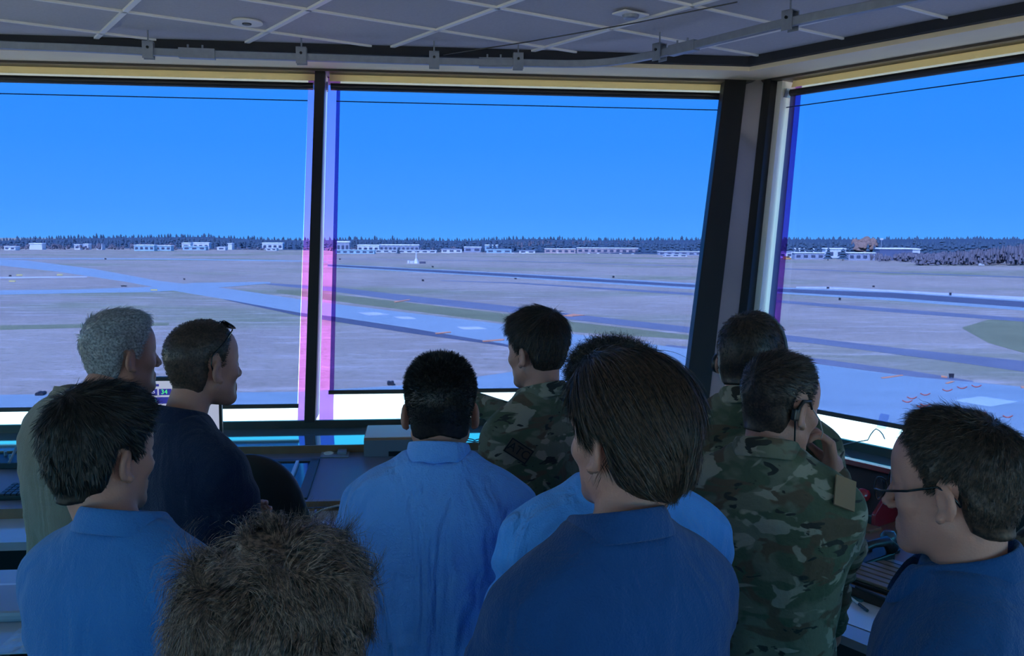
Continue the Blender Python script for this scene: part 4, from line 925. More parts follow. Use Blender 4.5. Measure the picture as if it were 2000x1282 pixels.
# ------------------------------------------------------------------ people: signed-distance modelling, meshed with surface nets
def smin(a, b, k):
    if k <= 0: return np.minimum(a, b)
    h = np.clip(0.5+0.5*(b-a)/k, 0, 1); return b+(a-b)*h-k*h*(1-h)
def smax(a, b, k): return -smin(-a, -b, k)
class SDF:
    def __init__(s, lo, hi, h):
        s.h = h; s.lo = np.array(lo, np.float32); s.n = [int(math.ceil((hi[i]-lo[i])/h))+1 for i in range(3)]
        s.ax = [(s.lo[i]+h*np.arange(s.n[i])).astype(np.float32) for i in range(3)]; s.F = np.full(s.n, 0.5, np.float32)
    def blk(s, c, r):
        sl = []
        for i in range(3):
            a = int(max(0, math.floor((c[i]-r-s.lo[i])/s.h))); b = int(min(s.n[i], math.ceil((c[i]+r-s.lo[i])/s.h)+1)); sl.append(slice(a, max(a, b)))
        if any(q.stop <= q.start for q in sl): return None
        X, Y, Z = [s.ax[i][sl[i]] for i in range(3)]
        return tuple(sl), X[:, None, None], Y[None, :, None], Z[None, None, :]
    def put(s, fn, c, r, k=0.0, op='u', M=None):
        c = np.array(c, float); cw = c if M is None else M[0]@c+M[1]
        g = s.blk(cw, r+k+2.5*s.h+0.01)
        if g is None: return s
        sl, X, Y, Z = g
        if M is not None:
            Rm, T = M; x, y, z = X-T[0], Y-T[1], Z-T[2]
            X = Rm[0, 0]*x+Rm[1, 0]*y+Rm[2, 0]*z; Y = Rm[0, 1]*x+Rm[1, 1]*y+Rm[2, 1]*z; Z = Rm[0, 2]*x+Rm[1, 2]*y+Rm[2, 2]*z
        d = fn(X, Y, Z); f = s.F[sl]
        s.F[sl] = smin(f, d, k) if op == 'u' else smax(f, -d, k)
        return s
    def ell(s, c, r, k=0.0, op='u', M=None, rot=None):
        c = np.array(c, float); r = np.array(r, float)
        def fn(X, Y, Z):
            x, y, z = X-c[0], Y-c[1], Z-c[2]
            if rot is not None: x, y, z = [rot[0][i]*x+rot[1][i]*y+rot[2][i]*z for i in range(3)]
            q = np.sqrt((x/r[0])**2+(y/r[1])**2+(z/r[2])**2); q2 = np.sqrt((x/r[0]**2)**2+(y/r[1]**2)**2+(z/r[2]**2)**2)+1e-6
            return q*(q-1)/q2
        return s.put(fn, c, float(max(r)), k, op, M)
    def cone(s, a, b, ra, rb, k=0.0, op='u', M=None, fl=None):
        a = np.array(a, float); b = np.array(b, float); ab = b-a; L2 = ab@ab+1e-9
        def fn(X, Y, Z):
            x, y, z = X-a[0], Y-a[1], Z-a[2]; t = np.clip((x*ab[0]+y*ab[1]+z*ab[2])/L2, 0, 1)
            return np.sqrt((x-t*ab[0])**2+(y-t*ab[1])**2+(z-t*ab[2])**2)-(ra+(rb-ra)*t)
        return s.put(fn, (a+b)/2, math.sqrt(L2)/2+max(ra, rb), k, op, M)
    def mesh(s):
        F = s.F; h = s.h; ins = F < 0; nx, ny, nz = F.shape
        cs = [F[i:nx-1+i, j:ny-1+j, k:nz-1+k] for i in (0, 1) for j in (0, 1) for k in (0, 1)]
        cnt = sum((c < 0).astype(np.int8) for c in cs); act = (cnt > 0) & (cnt < 8); idx = np.argwhere(act)
        vid = np.full(act.shape, -1, np.int32); vid[act] = np.arange(len(idx))
        cv = np.stack([c[act] for c in cs], 1)      # n,8 order ijk
        acc = np.zeros((len(idx), 3), np.float32); num = np.zeros(len(idx), np.float32)
        off = np.array([(i, j, k) for i in (0, 1) for j in (0, 1) for k in (0, 1)], np.float32)
        for a in range(8):
            for bb in (1, 2, 4):
                if a & bb: continue
                b = a | bb; fa, fb = cv[:, a], cv[:, b]; m_ = (fa < 0) != (fb < 0); t = np.where(m_, fa/(fa-fb+1e-20), 0)[:, None]
                acc += np.where(m_[:, None], off[a]+t*(off[b]-off[a]), 0); num += m_
        V = (idx+acc/num[:, None])*h+s.lo
        Q = []
        for ax in range(3):
            o1, o2 = [(1, 2), (2, 0), (0, 1)][ax]
            sl0 = [slice(1, -1)]*3; sl1 = [slice(1, -1)]*3; sl0[ax] = slice(0, -1); sl1[ax] = slice(1, None)
            A = ins[tuple(sl0)]; B = ins[tuple(sl1)]; df = A != B; e = np.argwhere(df)
            if not len(e): continue
            base = e.copy()
            for d_ in range(3):
                if d_ != ax: base[:, d_] += 1
            def cell(d1, d2):
                c = base.copy(); c[:, o1] -= d1; c[:, o2] -= d2; return vid[c[:, 0], c[:, 1], c[:, 2]]
            q = np.stack([cell(1, 1), cell(0, 1), cell(0, 0), cell(1, 0)], 1); fl = ~A[df]; q[fl] = q[fl][:, ::-1]; Q.append(q)
        Q = np.concatenate(Q); Q = Q[(Q >= 0).all(1)]
        return V, Q
def rotm(yaw=0, pitch=0, roll=0):   # yaw about z (ccw), pitch nose-down negative about x, roll about y
    return np.array((Matrix.Rotation(yaw, 3, 'Z') @ Matrix.Rotation(pitch, 3, 'X') @ Matrix.Rotation(roll, 3, 'Y')), float)
def wob(X, Y, Z, seed, fx, fy, fz):
    r = np.random.default_rng(seed); out = 0
    for i in range(5):
        a = r.normal(size=3); ph = r.random()*6
        out = out+np.sin(a[0]*fx*X+a[1]*fy*Y+a[2]*fz*Z+ph+1.5*np.sin((a[1]*fx*X+a[0]*fz*Z)*0.6+i))
    return out/5
skin_c = (0.50, 0.30, 0.22); SKM = np.array([0.92, 0.74, 0.72])
def skinmat(name, c):
    if name in MATS: return MATS[name]
    c = tuple(float(v) for v in np.array(c)*SKM)
    mt = mat(name, c, 0.5, 0.45, noise=0.10, nscale=25, bump=0.12, bscale=240)
    b = mt.node_tree.nodes['Principled BSDF']; b.inputs['Subsurface Weight'].default_value = 0.0
    return mt
def head_prims(S, M):
    S.ell((0, -0.012, 0.045), (0.077, 0.098, 0.088), 0.0, M=M); S.ell((0, 0.03, 0.05), (0.065, 0.066, 0.072), 0.03, M=M)
    S.ell((0, 0.035, -0.03), (0.058, 0.058, 0.074), 0.03, M=M)
    for q in (-1, 1):
        S.cone((q*0.050, -0.002, -0.045), (q*0.012, 0.07, -0.088), 0.018, 0.015, 0.03, M=M); S.ell((q*0.044, 0.06, -0.012), (0.02, 0.02, 0.018), 0.02, M=M)
        S.cone((q*0.014, 0.086, 0.028), (q*0.040, 0.074, 0.030), 0.010, 0.008, 0.012, M=M)
    S.ell((0, 0.08, -0.090), (0.019, 0.017, 0.016), 0.02, M=M)
    for q in (-1, 1):
        S.ell((q*0.031, 0.104, 0.008), (0.015, 0.016, 0.011), 0.008, 's', M=M); S.ell((q*0.031, 0.080, 0.008), (0.0125, 0.0125, 0.0125), 0.002, M=M)
    S.cone((0, 0.090, 0.020), (0, 0.114, -0.022), 0.008, 0.0105, 0.010, M=M)
    for q in (-1, 1): S.ell((q*0.012, 0.103, -0.027), (0.008, 0.009, 0.007), 0.006, M=M)
    S.cone((-0.017, 0.089, -0.053), (0.017, 0.089, -0.053), 0.007, 0.007, 0.008, M=M); S.cone((-0.014, 0.089, -0.065), (0.014, 0.089, -0.065), 0.008, 0.008, 0.008, M=M)
    S.cone((-0.020, 0.099, -0.059), (0.020, 0.099, -0.059), 0.0025, 0.0025, 0.003, 's', M=M)
    for q in (-1, 1):
        er = np.array(Matrix.Rotation(q*R(22), 3, 'Z') @ Matrix.Rotation(R(-8), 3, 'X'), float)
        S.ell((q*0.082, -0.012, 0.002), (0.0075, 0.019, 0.032), 0.006, M=M, rot=er); S.ell((q*0.089, -0.006, 0.003), (0.008, 0.011, 0.019), 0.003, 's', M=M, rot=er)
        S.cone((q*0.083, -0.002, -0.024), (q*0.080, 0.0, -0.028), 0.008, 0.007, 0.006, M=M)
HAIRLINE = ([0, 0.6, 1.0, 1.16, 1.28, 1.62, 1.72, 1.86, 1.95, 2.2, 2.6, PI], [-0.055, -0.050, -0.036, -0.010, 0.026, 0.030, 0.0, 0.0, 0.030, 0.060, 0.088, 0.092])
def hairline(X, Y, nape):
    ph = np.arctan2(np.abs(X), -(Y+0.005)); z = np.interp(ph, *HAIRLINE); w_ = np.clip(1-ph/1.25, 0, 1); return z+w_*nape
def hair_build(t, hs, M, hm, seed):
    """cap and strands; head-local maths, moved into body space"""
    Rm, T = M; th = hs.get('th', 0.010); top = hs.get('top', 0.016); nape = hs.get('nape', 0.0); recede = hs.get('recede', 0.0)
    S = SDF((-0.14, -0.17, -0.12), (0.14, 0.15, 0.19), 0.0055)
    S.ell((0, -0.012, 0.045), (0.077, 0.098, 0.088)); S.ell((0, 0.03, 0.05), (0.065, 0.066, 0.072), 0.03)
    S.cone((0, -0.035, -0.02), (0, -0.048, -0.16), 0.056, 0.054, 0.03)
    for q in (-1, 1): S.ell((q*0.040, -0.02, -0.02), (0.034, 0.05, 0.05), 0.02)
    X, Y, Z = S.ax[0][:, None, None], S.ax[1][None, :, None], S.ax[2][None, None, :]
    zl = hairline(X, Y, nape)+recede*np.clip((Y-0.0)/0.09, 0, 1)
    sm = np.clip((Z-zl)/hs.get('fade', 0.03), 0, 1); tt = np.interp(S.ax[2], [-0.08, 0.0, 0.06, 0.13], [th*0.45, th*0.8, th, top])[None, None, :]
    bald = hs.get('bald', 0)
    if bald: tt = tt*(1-bald*np.exp(-((X/0.04)**2+((Y+0.05)/0.045)**2))*(Z > 0.05))
    lump = hs.get('lump', 0.002)*wob(X, Y, Z, seed, 60, 60, 60)
    S.F = S.F+0.004-sm*(tt+0.004+lump)
    bulk = hs.get('bulk')
    if bulk:
        for c, r in bulk: S.ell(c, r, 0.02)
        S.F = np.maximum(S.F, -(Z-zl+0.004)*0.8)
    S.F = np.maximum(S.F, (zl-0.014)-Z)
    V, Q = S.mesh()
    me_o = arr_mesh('hair', V@Rm.T+T, Q, hm, t)
    # strand roots on the cap
    N = hs.get('n', 6000)
    P = V[Q].mean(1); e1 = V[Q[:, 2]]-V[Q[:, 0]]; e2 = V[Q[:, 3]]-V[Q[:, 1]]; nn = np.cross(e1, e2); ar = np.linalg.norm(nn, axis=1); nn /= ar[:, None]+1e-12
    zz = hairline(P[:, 0], P[:, 1], nape)+recede*np.clip(P[:, 1]/0.09, 0, 1)
    ok = (P[:, 2] > zz+max(hs.get('margin', 0.006), hs.get('fade', 0.03)*0.35)) & (P[:, 2] > -0.10)
    if bald: ok &= rng.random(len(P)) > 0.9*bald*np.exp(-((P[:, 0]/0.04)**2+((P[:, 1]+0.05)/0.045)**2))
    P, nn, ar = P[ok], nn[ok], ar[ok]
    r = np.random.default_rng(seed); pick = r.choice(len(P), N, p=ar/ar.sum()); p = P[pick]+(r.random((N, 3))-0.5)*0.005; n = nn[pick]
    L0, L1 = hs.get('len', (0.008, 0.014)); hgt = np.clip((p[:, 2]-0.02)/0.10, 0, 1); L = (L0+(L1-L0)*hgt)*(0.75+0.5*r.random(N)); seg = hs.get('seg', 3)
    wh = np.array(hs.get('whorl', (0.0, -0.065, 0.12))); fl = p-wh
    flow = hs.get('flow')
    if flow is not None: fl = fl*hs.get('flowmix', 0.0)+np.array(flow)[None]*0.1*(np.array([1, 1, 1]))
    fl = fl-n*np.sum(fl*n, 1)[:, None]; fl /= np.linalg.norm(fl, axis=1)[:, None]+1e-9
    ncl = max(8, N//hs.get('clump', 14)); cid = r.integers(0, ncl, N)
    # neighbouring strands share clump direction
    cc_ = p[r.choice(N, ncl)]; 
    for c0 in range(0, N, 4000): cid[c0:c0+4000] = np.argmin(((p[c0:c0+4000, None, :]-cc_[None])**2).sum(2), 1)
    jr = r.normal(size=(ncl, 3))*hs.get('clumpjit', 0.15); lift = hs.get('lift', 0.35)*(0.5+r.random(N)); curl = hs.get('curl', 0.0); cph = (r.random(ncl)*2*PI)[cid]+r.normal(size=N)*0.5; csp = (r.random(ncl)*0.6+0.7)[cid]
    d = fl*(1-lift[:, None])+n*lift[:, None]+jr[cid]+r.normal(size=(N, 3))*hs.get('jit', 0.08); d /= np.linalg.norm(d, axis=1)[:, None]
    pts = [p]; side = np.cross(d, n); side /= np.linalg.norm(side, axis=1)[:, None]+1e-9; grav = hs.get('grav', 0.1)
    cr_ = np.array([0, -0.002, 0.035])
    for i in range(seg):
        dd = d+np.array([0, 0, -grav*(i+0.5)/seg])[None]
        if curl: dd = dd+curl*(side*np.cos(cph+csp*i*1.9)[:, None]+n*np.sin(cph+csp*i*1.9)[:, None])
        dd -= n*hs.get('hug', 0.0)*(i/seg)
        dd /= np.linalg.norm(dd, axis=1)[:, None]; q = pts[-1]+dd*(L/seg)[:, None]
        e = (q-cr_)/np.array([0.083, 0.106, 0.098]); m_ = np.linalg.norm(e, axis=1); ins = (m_ < 1) & (q[:, 2] > -0.03)
        q[ins] = cr_+((q-cr_)/m_[:, None])[ins]
        pts.append(q); 
        if hs.get('follow', 0): d = d*(1-hs['follow'])+dd*hs['follow']
    Pn = np.stack(pts, 1)                                       # N, seg+1, 3
    dr = np.gradient(Pn, axis=1); wv = np.cross(dr, n[:, None, :]+0.01); wv += 0.6*np.cross(dr, r.normal(size=(N, 1, 3))); wv /= np.linalg.norm(wv, axis=2)[:, :, None]+1e-9
    wd = hs.get('w', 0.0007)*np.linspace(1, 0.25, seg+1)[None, :, None]
    A = Pn-wv*wd; B = Pn+wv*wd; VV = np.stack([A, B], 2).reshape(-1, 3); k = 2*(seg+1); b0 = (np.arange(N)*k)[:, None]; i_ = np.arange(seg)[None]*2
    QQ = np.stack([b0+i_, b0+i_+1, b0+i_+3, b0+i_+2], 2).reshape(-1, 4)
    arr_mesh('hair_strands', VV@Rm.T+T, QQ, hm, me_o)
    return me_o

TORZ = [0.74, 0.80, 0.90, 1.00, 1.10, 1.20, 1.30, 1.38, 1.435, 1.475, 1.505, 1.535]
TORX = [0.178, 0.182, 0.185, 0.178, 0.172, 0.178, 0.190, 0.192, 0.168, 0.118, 0.080, 0.062]
TORY = [0.125, 0.130, 0.132, 0.125, 0.118, 0.120, 0.124, 0.118, 0.100, 0.082, 0.070, 0.064]
def torso(S, grow, zlo, zhi, wx=1.0, wy=1.0, belly=0.0):
    def fn(X, Y, Z):
        z = Z.ravel(); rx = np.interp(z, TORZ, TORX); ry = np.interp(z, TORZ, TORY); nk = np.clip((1.50-z)/0.08, 0, 1)
        rx = rx*(1+(wx-1)*nk)+grow; ry = ry*(1+(wy-1)*nk)+grow; cy = np.interp(z, [0.8, 1.1, 1.35, 1.5, 1.56], [0, 0.0, -0.008, -0.02, -0.012])
        cy = cy+belly*np.exp(-((z-1.02)/0.12)**2)*0.5; ry = ry+belly*np.exp(-((z-1.02)/0.12)**2)*0.5
        rx = rx[None, None, :]; ry = ry[None, None, :]; cy = cy[None, None, :]
        d = ((np.abs(X/rx)**2.4+np.abs((Y-cy)/ry)**2.4)**(1/2.4)-1)*np.minimum(rx, ry)*0.9
        return smax(smax(d, zlo-Z, 0.01), Z-zhi, 0.008)
    return S.put(fn, (0, 0, (zlo+zhi)/2), 0.6, 0.0)
SHO = {-1: (-0.168, -0.012, 1.385), 1: (0.168, -0.012, 1.385)}
def hand(S, wr, d, pn, curl, side, spread=0.12, thumb=0.6):
    """palm and five fingers. wr wrist point, d direction, pn palm normal (towards the palm side)"""
    d = np.array(d, float); d /= np.linalg.norm(d); pn = np.array(pn, float); pn -= d*(pn@d); pn /= np.linalg.norm(pn); lat = np.cross(d, pn)*side
    p0 = np.array(wr, float); S.cone(p0, p0+d*0.03, 0.026, 0.026, 0.01)
    for q, L_ in zip((-0.030, -0.010, 0.010, 0.029), (0.075, 0.084, 0.080, 0.064)):
        a = p0+d*0.02+lat*q*0.6; b = p0+d*0.088+lat*q; S.cone(a, b, 0.0135, 0.0115, 0.008)
        p_ = b; ang = 0.0; dd = d+lat*q*spread*8
        for j, f in enumerate((0.45, 0.32, 0.23)):
            ang += curl*(0.9 if j == 0 else 1.0); v = dd*math.cos(ang)+pn*math.sin(ang); v /= np.linalg.norm(v); e = p_+v*L_*f
            S.cone(p_, e, 0.0098-0.0008*j, 0.0090-0.0008*j, 0.003); p_ = e
    a = p0+d*0.025-lat*0.028; m_ = a+(d*0.6-lat*0.55+pn*0.45)*0.042; e = m_+(d*0.8-lat*0.1*(1-thumb)+pn*thumb)*0.034
    S.cone(a, m_, 0.0145, 0.0115, 0.008); S.cone(m_, e, 0.011, 0.009, 0.003)
TROUS = {}
def legs_mesh():
    S = SDF((-0.28, -0.2, 0.02), (0.28, 0.2, 0.98), 0.013)
    S.ell((0, 0, 0.90), (0.175, 0.122, 0.12)); S.ell((0, -0.03, 0.84), (0.16, 0.11, 0.10), 0.03)
    for q in (-1, 1): S.cone((q*0.088, 0, 0.84), (q*0.105, 0.0, 0.47), 0.090, 0.066, 0.03); S.cone((q*0.105, 0, 0.47), (q*0.115, -0.01, 0.07), 0.066, 0.056, 0.02)
    X, Y, Z = S.ax[0][:, None, None], S.ax[1][None, :, None], S.ax[2][None, None, :]
    S.F = smax(S.F+0.003*wob(X, Y, Z, 5, 25, 25, 22), (0.035-Z)+0*X+0*Y, 0.004)
    return S.mesh()
LV, LQ = legs_mesh()
def shoe_mesh(q):
    S = SDF((-0.22, -0.12, -0.01), (0.22, 0.24, 0.14), 0.009)
    S.cone((q*0.115, -0.035, 0.045), (q*0.118, 0.03, 0.05), 0.045, 0.045, 0.02); S.cone((q*0.118, 0.03, 0.04), (q*0.13, 0.15, 0.028), 0.045, 0.036, 0.02); S.cone((q*0.115, -0.02, 0.06), (q*0.115, -0.015, 0.10), 0.048, 0.046, 0.02)
    Z = S.ax[2][None, None, :]; S.F = smax(S.F, (0.0015-Z)+0*S.F, 0.003); return S.mesh()
SHOE = {q: shoe_mesh(q) for q in (-1, 1)}
def collar(t, m_, kind, dz=0.0, tilt=0.30, r0=0.066, R_=None):
    """turned-down or stand collar swept round the neck"""
    if kind == 'none': return
    if kind == 'crew': prof = [(0.0, -0.012), (0.002, 0.010), (0.007, 0.013), (0.012, 0.008), (0.016, -0.014)]; gap = 0
    elif kind == 'dress': prof = [(0.0, -0.02), (-0.001, 0.036), (0.003, 0.042), (0.008, 0.038), (0.015, -0.004), (0.014, -0.010), (0.010, -0.006), (0.005, 0.02), (0.004, -0.02)]; gap = R(10)
    else: prof = [(0.0, -0.02), (0.0, 0.030), (0.004, 0.037), (0.011, 0.033), (0.026, -0.010), (0.024, -0.016), (0.018, -0.012), (0.007, 0.018), (0.005, -0.02)]; gap = R(16)
    n = 56; V = []; F = []; k = len(prof); zc_ = 1.512+dz
    for i in range(n+1):
        a = -PI/2+PI+gap+(2*PI-2*gap)*i/n   # start at front (+y)
        fr = max(0.0, math.cos(a-PI/2)); open_ = fr**3
        for r_, z_ in prof:
            rx = r0*0.98+r_*(1+1.1*open_)+0.004*math.sin(5*a+z_*30)*(r_ > 0.012); ry = r0*1.02+r_*(1+1.3*open_)
            x = rx*math.cos(a); y = ry*math.sin(a)-0.016+0.012*fr; V.append((x, y, zc_+z_*(1+0.25*open_)-tilt*(y+0.016)-0.018*open_))
    for i in range(n):
        for j in range(k):
            if j == k-1 and kind == 'crew': continue
            F.append((i*k+j, i*k+(j+1) % k, (i+1)*k+(j+1) % k, (i+1)*k+j))
    V = np.array(V)
    if R_ is not None: V = V@R_[0].T+R_[1]
    o = arr_mesh('collar', V, F, m_, t); sb = o.modifiers.new('smooth', 'SUBSURF'); sb.levels = 1; sb.render_levels = 2
    return o
def person(label, px, py, Y, byaw, hyaw, hpitch=0, hroll=0, hz=1.64, skin=skin_c, hair=None, hcol=((0.01, 0.007, 0.005), (0.05, 0.03, 0.02)), shirt=None, arms=None, sleeves='long',
           wx=1.0, wy=1.0, belly=0.0, ctype='polo', trous=None, lean=0.0, cmat=None, fold=0.009, seed=1, neckr=0.056, hoff=(0, 0, 0), shrug=0.0, grow=0.012, upper=0.0, dcol=0.0, scale_w=1.0):
    w0 = at(px, py, Y); s = float(w0[2])/hz
    t = empty('person', (0, 0, 0), R(byaw)); tag(t, label, 'person', 'people watching the airfield'); t.scale = (s*scale_w, s*scale_w, s)
    yb = R(byaw); hl = np.array([hoff[0], 0.012+hoff[1]+lean, hz+hoff[2]])
    # root placed so the head centre sits at w0
    Rz = np.array([[math.cos(yb), -math.sin(yb)], [math.sin(yb), math.cos(yb)]]); xy = w0[:2]-Rz@(hl[:2]*s*scale_w); t.location = (float(xy[0]), float(xy[1]), 0)
    M = (rotm(R(hyaw-byaw), R(hpitch), R(hroll)), hl)
    arms = arms or {-1: ((-0.235, -0.02, 1.13), (-0.235, 0.07, 0.88), (0, 0.15, -1)), 1: ((0.235, -0.02, 1.13), (0.235, 0.07, 0.88), (0, 0.15, -1))}
    sk = skinmat('skin_%02d' % int(skin[0]*100), skin)
    # fine head and neck
    S = SDF((hl[0]-0.16, hl[1]-0.19, 1.40), (hl[0]+0.16, hl[1]+0.20, hl[2]+0.17), 0.0048)
    head_prims(S, M); nb = np.array([0, -0.014, 1.45]); nt_ = M[0]@np.array([0, -0.028, -0.035])+M[1]
    S.cone(nb, nt_, neckr+0.004, neckr-0.003, 0.022); S.cone((-0.08, -0.02, 1.41), (0.08, -0.02, 1.41), 0.05, 0.05, 0.04)
    V1, Q1 = S.mesh()
    # coarse body under the clothes
    S = SDF((-0.62, -0.45, 0.03), (0.62, 0.75, 1.50), 0.018)
    torso(S, -0.006, 0.80, 1.46, wx, wy, belly)
    for q in (-1, 1):
        E, W_, hd = [np.array(v, float) for v in arms[q][:3]]; sh = np.array(SHO[q])*np.array([wx, 1, 1])
        S.cone(sh, E, 0.046, 0.037, 0.02); S.cone(E, W_, 0.038, 0.026, 0.01); S.cone((q*0.088, 0, 0.86), (q*0.105, 0, 0.47), 0.075, 0.050, 0.02); S.cone((q*0.105, 0, 0.47), (q*0.115, -0.01, 0.08), 0.048, 0.032, 0.01)
    V2, Q2 = S.mesh(); V = [V1, V2]; Q = [Q1, Q2+len(V1)]; nV = len(V1)+len(V2)
    for q in (-1, 1):
        E, W_, hd = [np.array(v, float) for v in arms[q][:3]]; pn = np.array(arms[q][3]) if len(arms[q]) > 3 else np.array([-q, 0.2, 0]); cl = arms[q][4] if len(arms[q]) > 4 else 0.35
        S = SDF(W_-0.19, W_+0.19, 0.005); S.cone(W_-(W_-E)*0.45, W_, 0.030, 0.0245, 0.0); hand(S, W_, hd, pn, cl, q)
        Vh, Qh = S.mesh(); V.append(Vh); Q.append(Qh+nV); nV += len(Vh)
    body = arr_mesh('body', np.concatenate(V), np.concatenate(Q), sk, t)
    # shirt
    S = SDF((-0.62, -0.42, 0.74), (0.62, 0.72, 1.56), 0.0095)
    torso(S, grow, 0.80, 1.522, wx, wy, belly)
    S.cone((-0.13*wx, -0.02, 1.430), (0.13*wx, -0.02, 1.430), 0.052+shrug*0.3, 0.052+shrug*0.3, 0.05)
    for q in (-1, 1):
        E, W_ = [np.array(v, float) for v in arms[q][:2]]; sh = np.array(SHO[q])*np.array([wx, 1, 1]); lo_ = 0.055 if sleeves == 'baggy' else (0.050 if sleeves == 'long' else 0.052)
        S.cone((q*0.055, -0.022, 1.487), sh+np.array([0, 0, 0.02]), 0.040, 0.044, 0.05)
        S.cone(sh, E if sleeves != 'short' else sh+(E-sh)*0.78, lo_+0.010, lo_+(0.001 if sleeves != 'short' else 0.006), 0.035)
        if sleeves != 'short':
            S.cone(E, E+(W_-E)*0.95, lo_, lo_-0.014, 0.02)
    X, Y_, Z = S.ax[0][:, None, None], S.ax[1][None, :, None], S.ax[2][None, None, :]
    fd = wob(X, Y_, Z, seed, 34, 34, 9); fd2 = wob(X+0.5*Z, Y_, Z-0.3*X, seed+3, 20, 20, 55); lowz = np.clip((1.46-Z)/0.2, 0, 1)
    arm_reg = np.clip((np.abs(X)-0.17*wx)/0.05, 0, 1)
    S.F = S.F+fold*(fd*lowz*(0.5+0.8*np.clip((1.3-Z)/0.3, 0, 1))+fd2*(0.35+1.1*arm_reg)*lowz)
    V, Q = S.mesh(); arr_mesh('shirt' if ctype != 'jacket' else 'uniform_jacket', V, Q, shirt, t)
    nd = nt_-nb; ax = nd/np.linalg.norm(nd); ct = (np.eye(3), np.array([0, 0, 0.0]))
    collar(t, cmat or shirt, 'crew' if ctype == 'crew' else ('dress' if ctype == 'dress' else 'polo'), dz=dcol)
    arr_mesh('trousers', LV, LQ, trous or MATS['trousers_dark'], t)
    for q in (-1, 1): arr_mesh('shoe', SHOE[q][0], SHOE[q][1], MATS['shoe_black'], t)
    if hair: hair_build(t, hair, M, hairmat('hair_%d' % seed, *hcol), seed)
    t['_'] = 0; del t['_']
    t.matrix_basis = Matrix.LocRotScale(t.location, Euler(t.rotation_euler), t.scale)
    WM = Matrix.LocRotScale(t.location, Euler((0, 0, R(byaw))), t.scale)
    return t, M, WM
def head_frame(M, WM):
    m4 = Matrix(M[0].tolist()).to_4x4(); m4.translation = Vector(M[1]); return WM @ m4

mat('trousers_dark', (0.02, 0.022, 0.03), 0.9, 0.1, noise=0.1, bump=0.2); mat('trousers_khaki', (0.20, 0.16, 0.11), 0.9, 0.1, noise=0.1, bump=0.2); mat('shoe_black', (0.015, 0.013, 0.012), 0.4)
def cloth(name, c, n=0.06, wr=0.5, r=0.85):
    mt = mat(name, c, r, 0.2, noise=n, nscale=9, bump=0.4, bscale=260, sheen=0.15); N, L = nodes(mt)
    t = N.new('ShaderNodeTexCoord'); mp = N.new('ShaderNodeMapping'); mp.inputs['Scale'].default_value = (1.0, 1.0, 0.28); nz = N.new('ShaderNodeTexNoise'); nz.inputs['Scale'].default_value = 13; nz.inputs['Detail'].default_value = 2.5; nz.inputs['Distortion'].default_value = 0.8
    old = [n_ for n_ in N if n_.type == 'BUMP'][0]; b2 = N.new('ShaderNodeBump'); b2.inputs['Strength'].default_value = wr; b2.inputs['Distance'].default_value = 0.035
    L.new(t.outputs['Object'], mp.inputs[0]); L.new(mp.outputs[0], nz.inputs[0]); L.new(nz.outputs[0], b2.inputs['Height']); L.new(old.outputs[0], b2.inputs['Normal']); L.new(b2.outputs[0], N['Principled BSDF'].inputs['Normal'])
    return mt
c_tan = cloth('shirt_tan', (0.20, 0.17, 0.13)); c_navy = cloth('shirt_navy', (0.012, 0.018, 0.05)); c_polo = cloth('polo_blue', (0.035, 0.165, 0.44)); c_light = cloth('shirt_light_blue', (0.15, 0.40, 0.92), 0.03, 1.0)
c_light2 = cloth('shirt_sky_blue', (0.10, 0.37, 0.92), 0.03, 1.0); c_polo2 = cloth('polo_deep_blue', (0.010, 0.065, 0.22)); c_polo3 = cloth('polo_royal', (0.010, 0.070, 0.22)); c_dark = cloth('shirt_charcoal', (0.02, 0.02, 0.025))
c_camo = camo('camouflage', 6.5, 1.1); c_camo2 = camo('camouflage_dim', 7.0, 0.95)
cross_arms = {-1: ((-0.225, 0.10, 1.13), (0.04, 0.23, 1.17), (1, 0.1, 0.1), (0, -1, 0), 0.5), 1: ((0.225, 0.10, 1.13), (-0.04, 0.26, 1.14), (-1, 0.1, 0.05), (0, -1, 0), 0.5)}
short = dict(n=7000, len=(0.006, 0.012), seg=3, w=0.0007, lift=0.45, th=0.008, top=0.014, jit=0.2)
def H(**k): d = dict(short); d.update(k); return d
dkbr = ((0.010, 0.007, 0.006), (0.045, 0.028, 0.020)); blk = ((0.005, 0.004, 0.004), (0.025, 0.017, 0.014))

person('grey-haired man in a tan long-sleeved shirt looking out to the right', 238, 702, 2.70, -30, -42, 0, 0, hz=1.60, lean=0.10, skin=(0.45, 0.27, 0.20), shirt=c_tan, arms=cross_arms, ctype='crew', seed=11, wx=1.11, wy=1.15,
       hair=H(n=9000, len=(0.010, 0.022), top=0.016, lift=0.12, jit=0.1, flow=(0.1, 0.9, 0.1), flowmix=0.6, seg=4), hcol=((0.17, 0.17, 0.18), (0.50, 0.50, 0.52)), trous=MATS['trousers_khaki'], upper=0)
p2 = person('man in a black-navy polo with sunglasses pushed up on his cropped head', 398, 722, 2.48, -32, -38, 0, 0, lean=0.07, skin=(0.46, 0.27, 0.20), shirt=c_navy, arms={-1: ((-0.20, 0.08, 1.13), (-0.10, 0.23, 1.15), (0.5, 0.5, 0.1), (0, -1, 0), 0.5), 1: ((0.20, 0.08, 1.13), (0.06, 0.24, 1.14), (-1, 0.2, 0.05), (0, -1, 0), 0.5)}, ctype='polo', seed=12, wx=1.06, wy=1.1,
       hair=H(n=9000, len=(0.003, 0.005), th=0.004, top=0.006, lift=0.5, fade=0.05, lump=0.0005), hcol=((0.03, 0.018, 0.014), (0.075, 0.045, 0.032)), sleeves='short')
